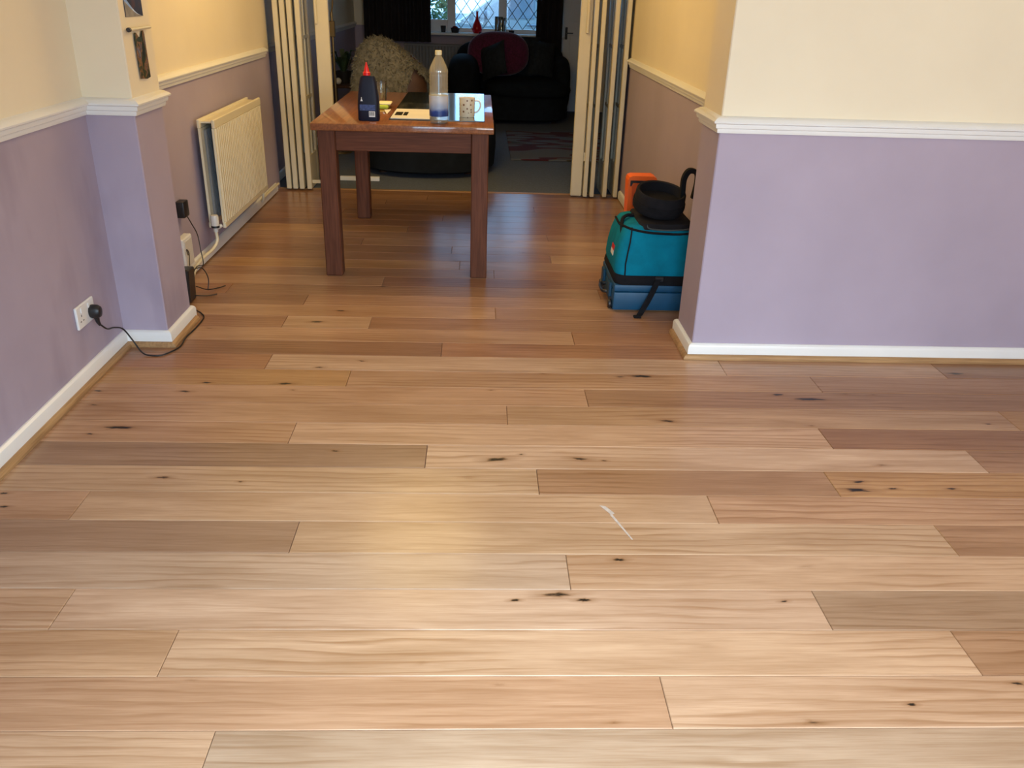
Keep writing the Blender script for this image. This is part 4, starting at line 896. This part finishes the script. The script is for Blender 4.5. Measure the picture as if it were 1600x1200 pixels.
# curtains
def curtain(label, x0, x1, z0, z1, y, folds):
    mb = MB(); n = folds * 10; top = []; vv = []; ff = []
    for i in range(n + 1):
        x = x0 + (x1 - x0) * i / n; yy = y + 0.030 * math.sin(2 * PI * folds * i / n) + 0.008 * math.sin(5.3 * i / 10)
        for (dy, z) in ((-0.004, z0), (-0.004, z1), (0.004, z1), (0.004, z0)): vv.append((x, yy + dy, z))
    for i in range(n):
        for k in range(4): ff.append((i * 4 + k, i * 4 + (k + 1) % 4, i * 4 + 4 + (k + 1) % 4, i * 4 + 4 + k))
    ff += [(0, 1, 2, 3), tuple(n * 4 + k for k in (3, 2, 1, 0))]
    mb.add(vv, ff); return tag(recentre(mb.build('curtain', 'curtain_dark', smooth=70), ((x0 + x1) / 2, y, z0)), label, 'curtain')
curtain('wide dark curtain behind the sheepskin chair', -1.42, -0.615, 0.79, 2.22, YF - 0.19, 9)
curtain('narrow dark curtain beside the dim white door', 0.665, 0.985, 0.69, 2.22, YF - 0.19, 4)
t = thing('curtain_rod', 'dark curtain rod above the leaded window', 'curtain rod', (0, YF - 0.19, 2.24))
MB().tube([(-1.48, YF - 0.19, 2.24), (1.05, YF - 0.19, 2.24)], 0.012, 10).build('rod', 'dark_steel', t, 40)
for x in (-1.40, 0.97): MB().tube([(x, YF - 0.001, 2.24), (x, YF - 0.19, 2.24)], 0.008, 8).build('bracket', 'dark_steel', t, 40)
# radiator under the window: a simple panel facing the room
t = thing('radiator', 'panel radiator painted shade-dark grey on the wall under the leaded window', 'radiator', (-0.35, YF - 0.06, 0.18))
mb = MB(); prof = [(-0.95, YF - 0.085)]
for k in range(30):
    a = -0.93 + k * 0.04; prof += [(a, YF - 0.085), (a + 0.008, YF - 0.091), (a + 0.030, YF - 0.091), (a + 0.038, YF - 0.085)]
prof += [(0.28, YF - 0.085), (0.28, YF - 0.065), (-0.95, YF - 0.065)]
mb.prism(prof, 0.18, 0.74, 'z'); mb.build('front_panel', 'far_enamel_shaded', t)
MB().box(-0.955, 0.285, YF - 0.095, YF - 0.03, 0.74, 0.765, 0.003).build('top_grille', 'far_enamel_shaded', t)
for x in (-0.75, 0.1): MB().box(x, x + 0.03, YF - 0.066, YF - 0.001, 0.3, 0.65).build('bracket', 'grey_steel', t)
# on the sill
sz = WZ0
mb = MB(); mb.lathe([(0.0, sz + 0.0005), (0.040, sz + 0.0005), (0.056, sz + 0.018), (0.064, sz + 0.050), (0.058, sz + 0.085), (0.036, sz + 0.125), (0.018, sz + 0.165), (0.012, sz + 0.205), (0.014, sz + 0.248), (0.010, sz + 0.248), (0.008, sz + 0.205), (0.0, sz + 0.19)], (-0.055, YF - 0.06, 0), 24)
tag(recentre(mb.build('red_vase', 'vase_red', smooth=50), (-0.055, YF - 0.06, sz)), 'red teardrop vase with a slim neck on the window sill', 'vase')
t = thing('glass_jug', 'clear glass jug beside the red vase on the window sill', 'jug', (0.245, YF - 0.06, sz))
mb = MB(); mb.lathe([(0.0, sz + 0.0005), (0.050, sz + 0.0005), (0.058, sz + 0.03), (0.055, sz + 0.09), (0.040, sz + 0.14), (0.050, sz + 0.185), (0.047, sz + 0.185), (0.036, sz + 0.14), (0.050, sz + 0.09), (0.052, sz + 0.03), (0.0, sz + 0.01)], (0.245, YF - 0.06, 0), 24); mb.build('jug_body', 'clear_glass', t, 50)
mb = MB(); mb.lathe([(0.049, sz + 0.012), (0.0515, sz + 0.03), (0.0, sz + 0.031)], (0.245, YF - 0.06, 0), 20); mb.build('jug_contents', 'cushion_magenta', t, 50)
MB().tube(bez([(0.29, YF - 0.06, sz + 0.17), (0.335, YF - 0.06, sz + 0.165), (0.335, YF - 0.06, sz + 0.10), (0.298, YF - 0.06, sz + 0.06)]), 0.006, 8).build('handle', 'clear_glass', t, 50)
t = thing('picture_frame', 'small dark picture frame leaning behind the glass jug', 'picture frame', (0.22, YF + 0.02, sz))
M_ = Matrix.Translation((0.215, YF + 0.035, sz + 0.098)) @ Matrix.Rotation(math.radians(-12), 4, 'X')
mb = MB()
for (a, b_, c_, d_) in ((-0.05, -0.035, -0.095, 0.095), (0.035, 0.05, -0.095, 0.095), (-0.035, 0.035, -0.095, -0.08), (-0.035, 0.035, 0.08, 0.095)): mb.box(a, b_, -0.008, 0.008, c_, d_, M=M_)
mb.build('frame', 'pot_black', t); MB().box(-0.035, 0.035, -0.002, 0.006, -0.08, 0.08, M=M_).build('picture', 'photo_grey', t)
def pot(label, x, h, w_, mat2=None):
    t = thing('plant_pot', label, 'pot', (x, YF - 0.05, sz))
    mb = MB(); mb.lathe([(0.0, sz + 0.0005), (w_ * 0.75, sz + 0.0005), (w_, sz + h), (w_ * 0.9, sz + h), (w_ * 0.7, sz + h * 0.8), (0.0, sz + h * 0.8)], (x, YF - 0.05, 0), 16, sup=3); mb.build('pot_body', 'pot_black', t, 40)
    if mat2: mb = MB(); mb.ellipsoid((x, YF - 0.05, sz + h * 0.95), w_ * 0.7, w_ * 0.7, h * 0.45, 2, 12, 8); mb.build('contents', mat2, t, 60)
pot('plain small black pot on the sill by the wide curtain', -0.47, 0.075, 0.034)
pot('small black pot with a reddish brown filling on the sill', -0.325, 0.055, 0.055, 'red_cloth')
pot('low black pot beside the glass jug', 0.37, 0.045, 0.036)
# floor lamp in the left corner
t = thing('floor_lamp', 'slim brass floor lamp against the living room side wall', 'lamp', (-1.29, 8.0, 0))
MB().lathe([(0.0, -0.003), (0.13, -0.003), (0.13, 0.012), (0.02, 0.022), (0.0, 0.022)], (-1.30, 8.0, 0), 24).build('lamp_base', 'brass', t, 40)
MB().tube([(-1.30, 8.0, 0.02), (-1.30, 8.0, 1.18)], 0.011, 10).build('pole', 'brass', t, 40)
MB().box(-1.325, -1.275, 7.98, 8.02, 0.98, 1.11, 0.006).build('bracket', 'brass', t)
MB().tube([(-1.30, 8.0, 1.17), (-1.285, 7.99, 1.24), (-1.27, 7.98, 1.45), (-1.27, 7.98, 1.7)], 0.007, 8).build('arm', 'brass', t, 40)
mb = MB(); mb.lathe([(0.10, 1.66), (0.06, 1.80), (0.058, 1.80), (0.098, 1.66)], (-1.27, 7.98, 0), 20); mb.build('lamp_shade', 'dark_steel', t, 40)
# side table with odds and ends
t = thing('side_table', 'dark wooden side table behind the floor lamp', 'side table', (-1.25, 8.75, 0))
MB().box(-1.50, -0.95, 8.50, 9.0, 0.50, 0.53, 0.004).build('table_top', 'dark_wood', t)
for (a, b_) in ((-1.48, 8.52), (-1.01, 8.52), (-1.48, 8.94), (-1.01, 8.94)): MB().box(a, a + 0.04, b_, b_ + 0.04, -0.0035, 0.50).build('leg', 'dark_wood', t)
t = thing('plant', 'dark leafy plant on the side table', 'plant', (-1.33, 8.72, 0.53))
mb = MB(); mb.lathe([(0.0, 0.531), (0.06, 0.531), (0.08, 0.64), (0.07, 0.64), (0.06, 0.62), (0.0, 0.62)], (-1.33, 8.72, 0), 16); mb.build('plant_pot', 'pot_black', t, 40)
for k in range(16):
    a = k * 2.4; h = 0.12 + 0.015 * (k % 7); dx, dy = math.cos(a), math.sin(a); R_ = 0.05 + 0.012 * (k % 5)
    b0 = Vector((-1.33 + dx * 0.02, 8.72 + dy * 0.02, 0.62)); m = Vector((-1.33 + dx * R_, 8.72 + dy * R_, 0.62 + h)); e = Vector((-1.33 + dx * R_ * 2.1, 8.72 + dy * R_ * 2.1, 0.60 + h)); s_ = Vector((-dy, dx, 0)) * 0.025
    mb = MB(); mb.add([b0, m - s_, m + Vector((0, 0, .006)), m + s_, e], [(0, 1, 2), (0, 2, 3), (1, 4, 2), (2, 4, 3), (0, 3, 1), (1, 3, 4)]); mb.build('leaf', 'leaf_dark', t)
tag(recentre(MB().box(-1.16, -1.0, 8.62, 8.80, 0.531, 0.80, 0.02, seg=2).build('storage_tin', 'red_cloth', smooth=40), (-1.08, 8.7, 0.53)), 'dark red tin on the side table', 'tin')
mb = MB(); mb.ellipsoid((-1.36, 8.40 + 0.15, 0.562), 0.03, 0.03, 0.03, 2, 12, 8)
tag(recentre(mb.build('ornament', 'gloss_white', smooth=60), (-1.36, 8.55, 0.53)), 'small round white ornament on the side table', 'ornament')

# ------------------------------------------------------------------ outside the window
struct(MB().box(-30, 30, YF + 0.22, 60, -0.16, -0.10).build('ground', 'driveway'), 'grey driveway outside the leaded window', 'ground')
t = thing('car', 'pale parked car seen through the leaded window', 'car', (0.6, 15.4, -0.1))
CZ = -0.10
body = [(-1.9, 0.22), (-1.95, 0.55), (-1.80, 0.72), (-0.95, 0.88), (-0.80, 0.92), (1.75, 0.98), (2.05, 0.92), (2.12, 0.55), (2.05, 0.22)]
mb = MB(); mb.prism([(0.6 + a, CZ + b_ + 0.12) for a, b_ in body], 14.62, 16.25, 'y'); mb.build('car_body', 'car_paint', t)
cab = [(-0.95, 0.90), (-0.20, 1.40), (0.15, 1.45), (1.30, 1.42), (1.85, 0.98), (1.75, 0.96)]
mb = MB(); mb.prism([(0.6 + a, CZ + b_ + 0.12) for a, b_ in cab], 14.72, 16.15, 'y'); mb.build('cabin', 'car_paint', t)
for p in ([(-0.72, 0.96), (-0.15, 1.34), (0.25, 1.38), (0.25, 0.97)], [(0.33, 0.97), (0.33, 1.38), (1.22, 1.36), (1.60, 1.0)]):
    mb = MB(); mb.prism([(0.6 + a, CZ + b_ + 0.12) for a, b_ in p], 14.705, 14.73, 'y'); mb.build('side_window', 'car_glass', t)
R = Matrix.Rotation(PI / 2, 4, 'X')
for x in (-1.25, 1.35):
    for y in (14.70, 16.15):
        mb = MB(); mb.lathe([(0.0, -0.1), (0.20, -0.1), (0.31, -0.09), (0.31, 0.09), (0.20, 0.1), (0.0, 0.1)], (0.6 + x, y, CZ + 0.31), 24, M=R); mb.build('wheel', 'tyre', t, 40)
mb = MB(); mb.ellipsoid((0.05, 14.55, CZ + 1.13), 0.10, 0.06, 0.07, 3, 14, 8); mb.build('wing_mirror', 'car_glass', t, 60)
for x in (0.72, 1.7): MB().box(x, x + 0.16, 14.59, 14.62, CZ + 0.98, CZ + 1.01, 0.008).build('door_handle', 'car_glass', t)
MB().box(-1.2, 2.6, 14.605, 14.62, CZ + 0.70, CZ + 0.75, 0.004).build('side_moulding', 'car_glass', t)
t = thing('garden_shrub', 'tall green conifer outside the leaded window', 'shrub', (-0.8, 13.4, -0.1))
mb = MB(); vv = []; ff = []; rs = random.Random(8)
for k in range(2600):
    h = rs.random() ** 0.8 * 2.3; R_ = 0.62 * (1 - h / 2.7) * rs.uniform(0.7, 1.0); a = rs.random() * 2 * PI
    c = Vector((-0.80 + R_ * math.cos(a), 13.4 + R_ * math.sin(a), h)); s = rs.uniform(0.03, 0.06)
    d1 = Vector((rs.uniform(-1, 1), rs.uniform(-1, 1), rs.uniform(-.6, 1))).normalized() * s; d2 = d1.orthogonal().normalized() * s * 0.5; i = len(vv)
    vv += [c - d1, c + d2, c + d1, c - d2]; ff.append((i, i + 1, i + 2, i + 3))
mb.add(vv, ff); mb.build('foliage', 'hedge_leaf', t, kind='stuff')
MB().tube([(-0.80, 13.4, -0.1), (-0.80, 13.4, 1.9)], [0.07, 0.02], 8).build('trunk', 'bark', t)
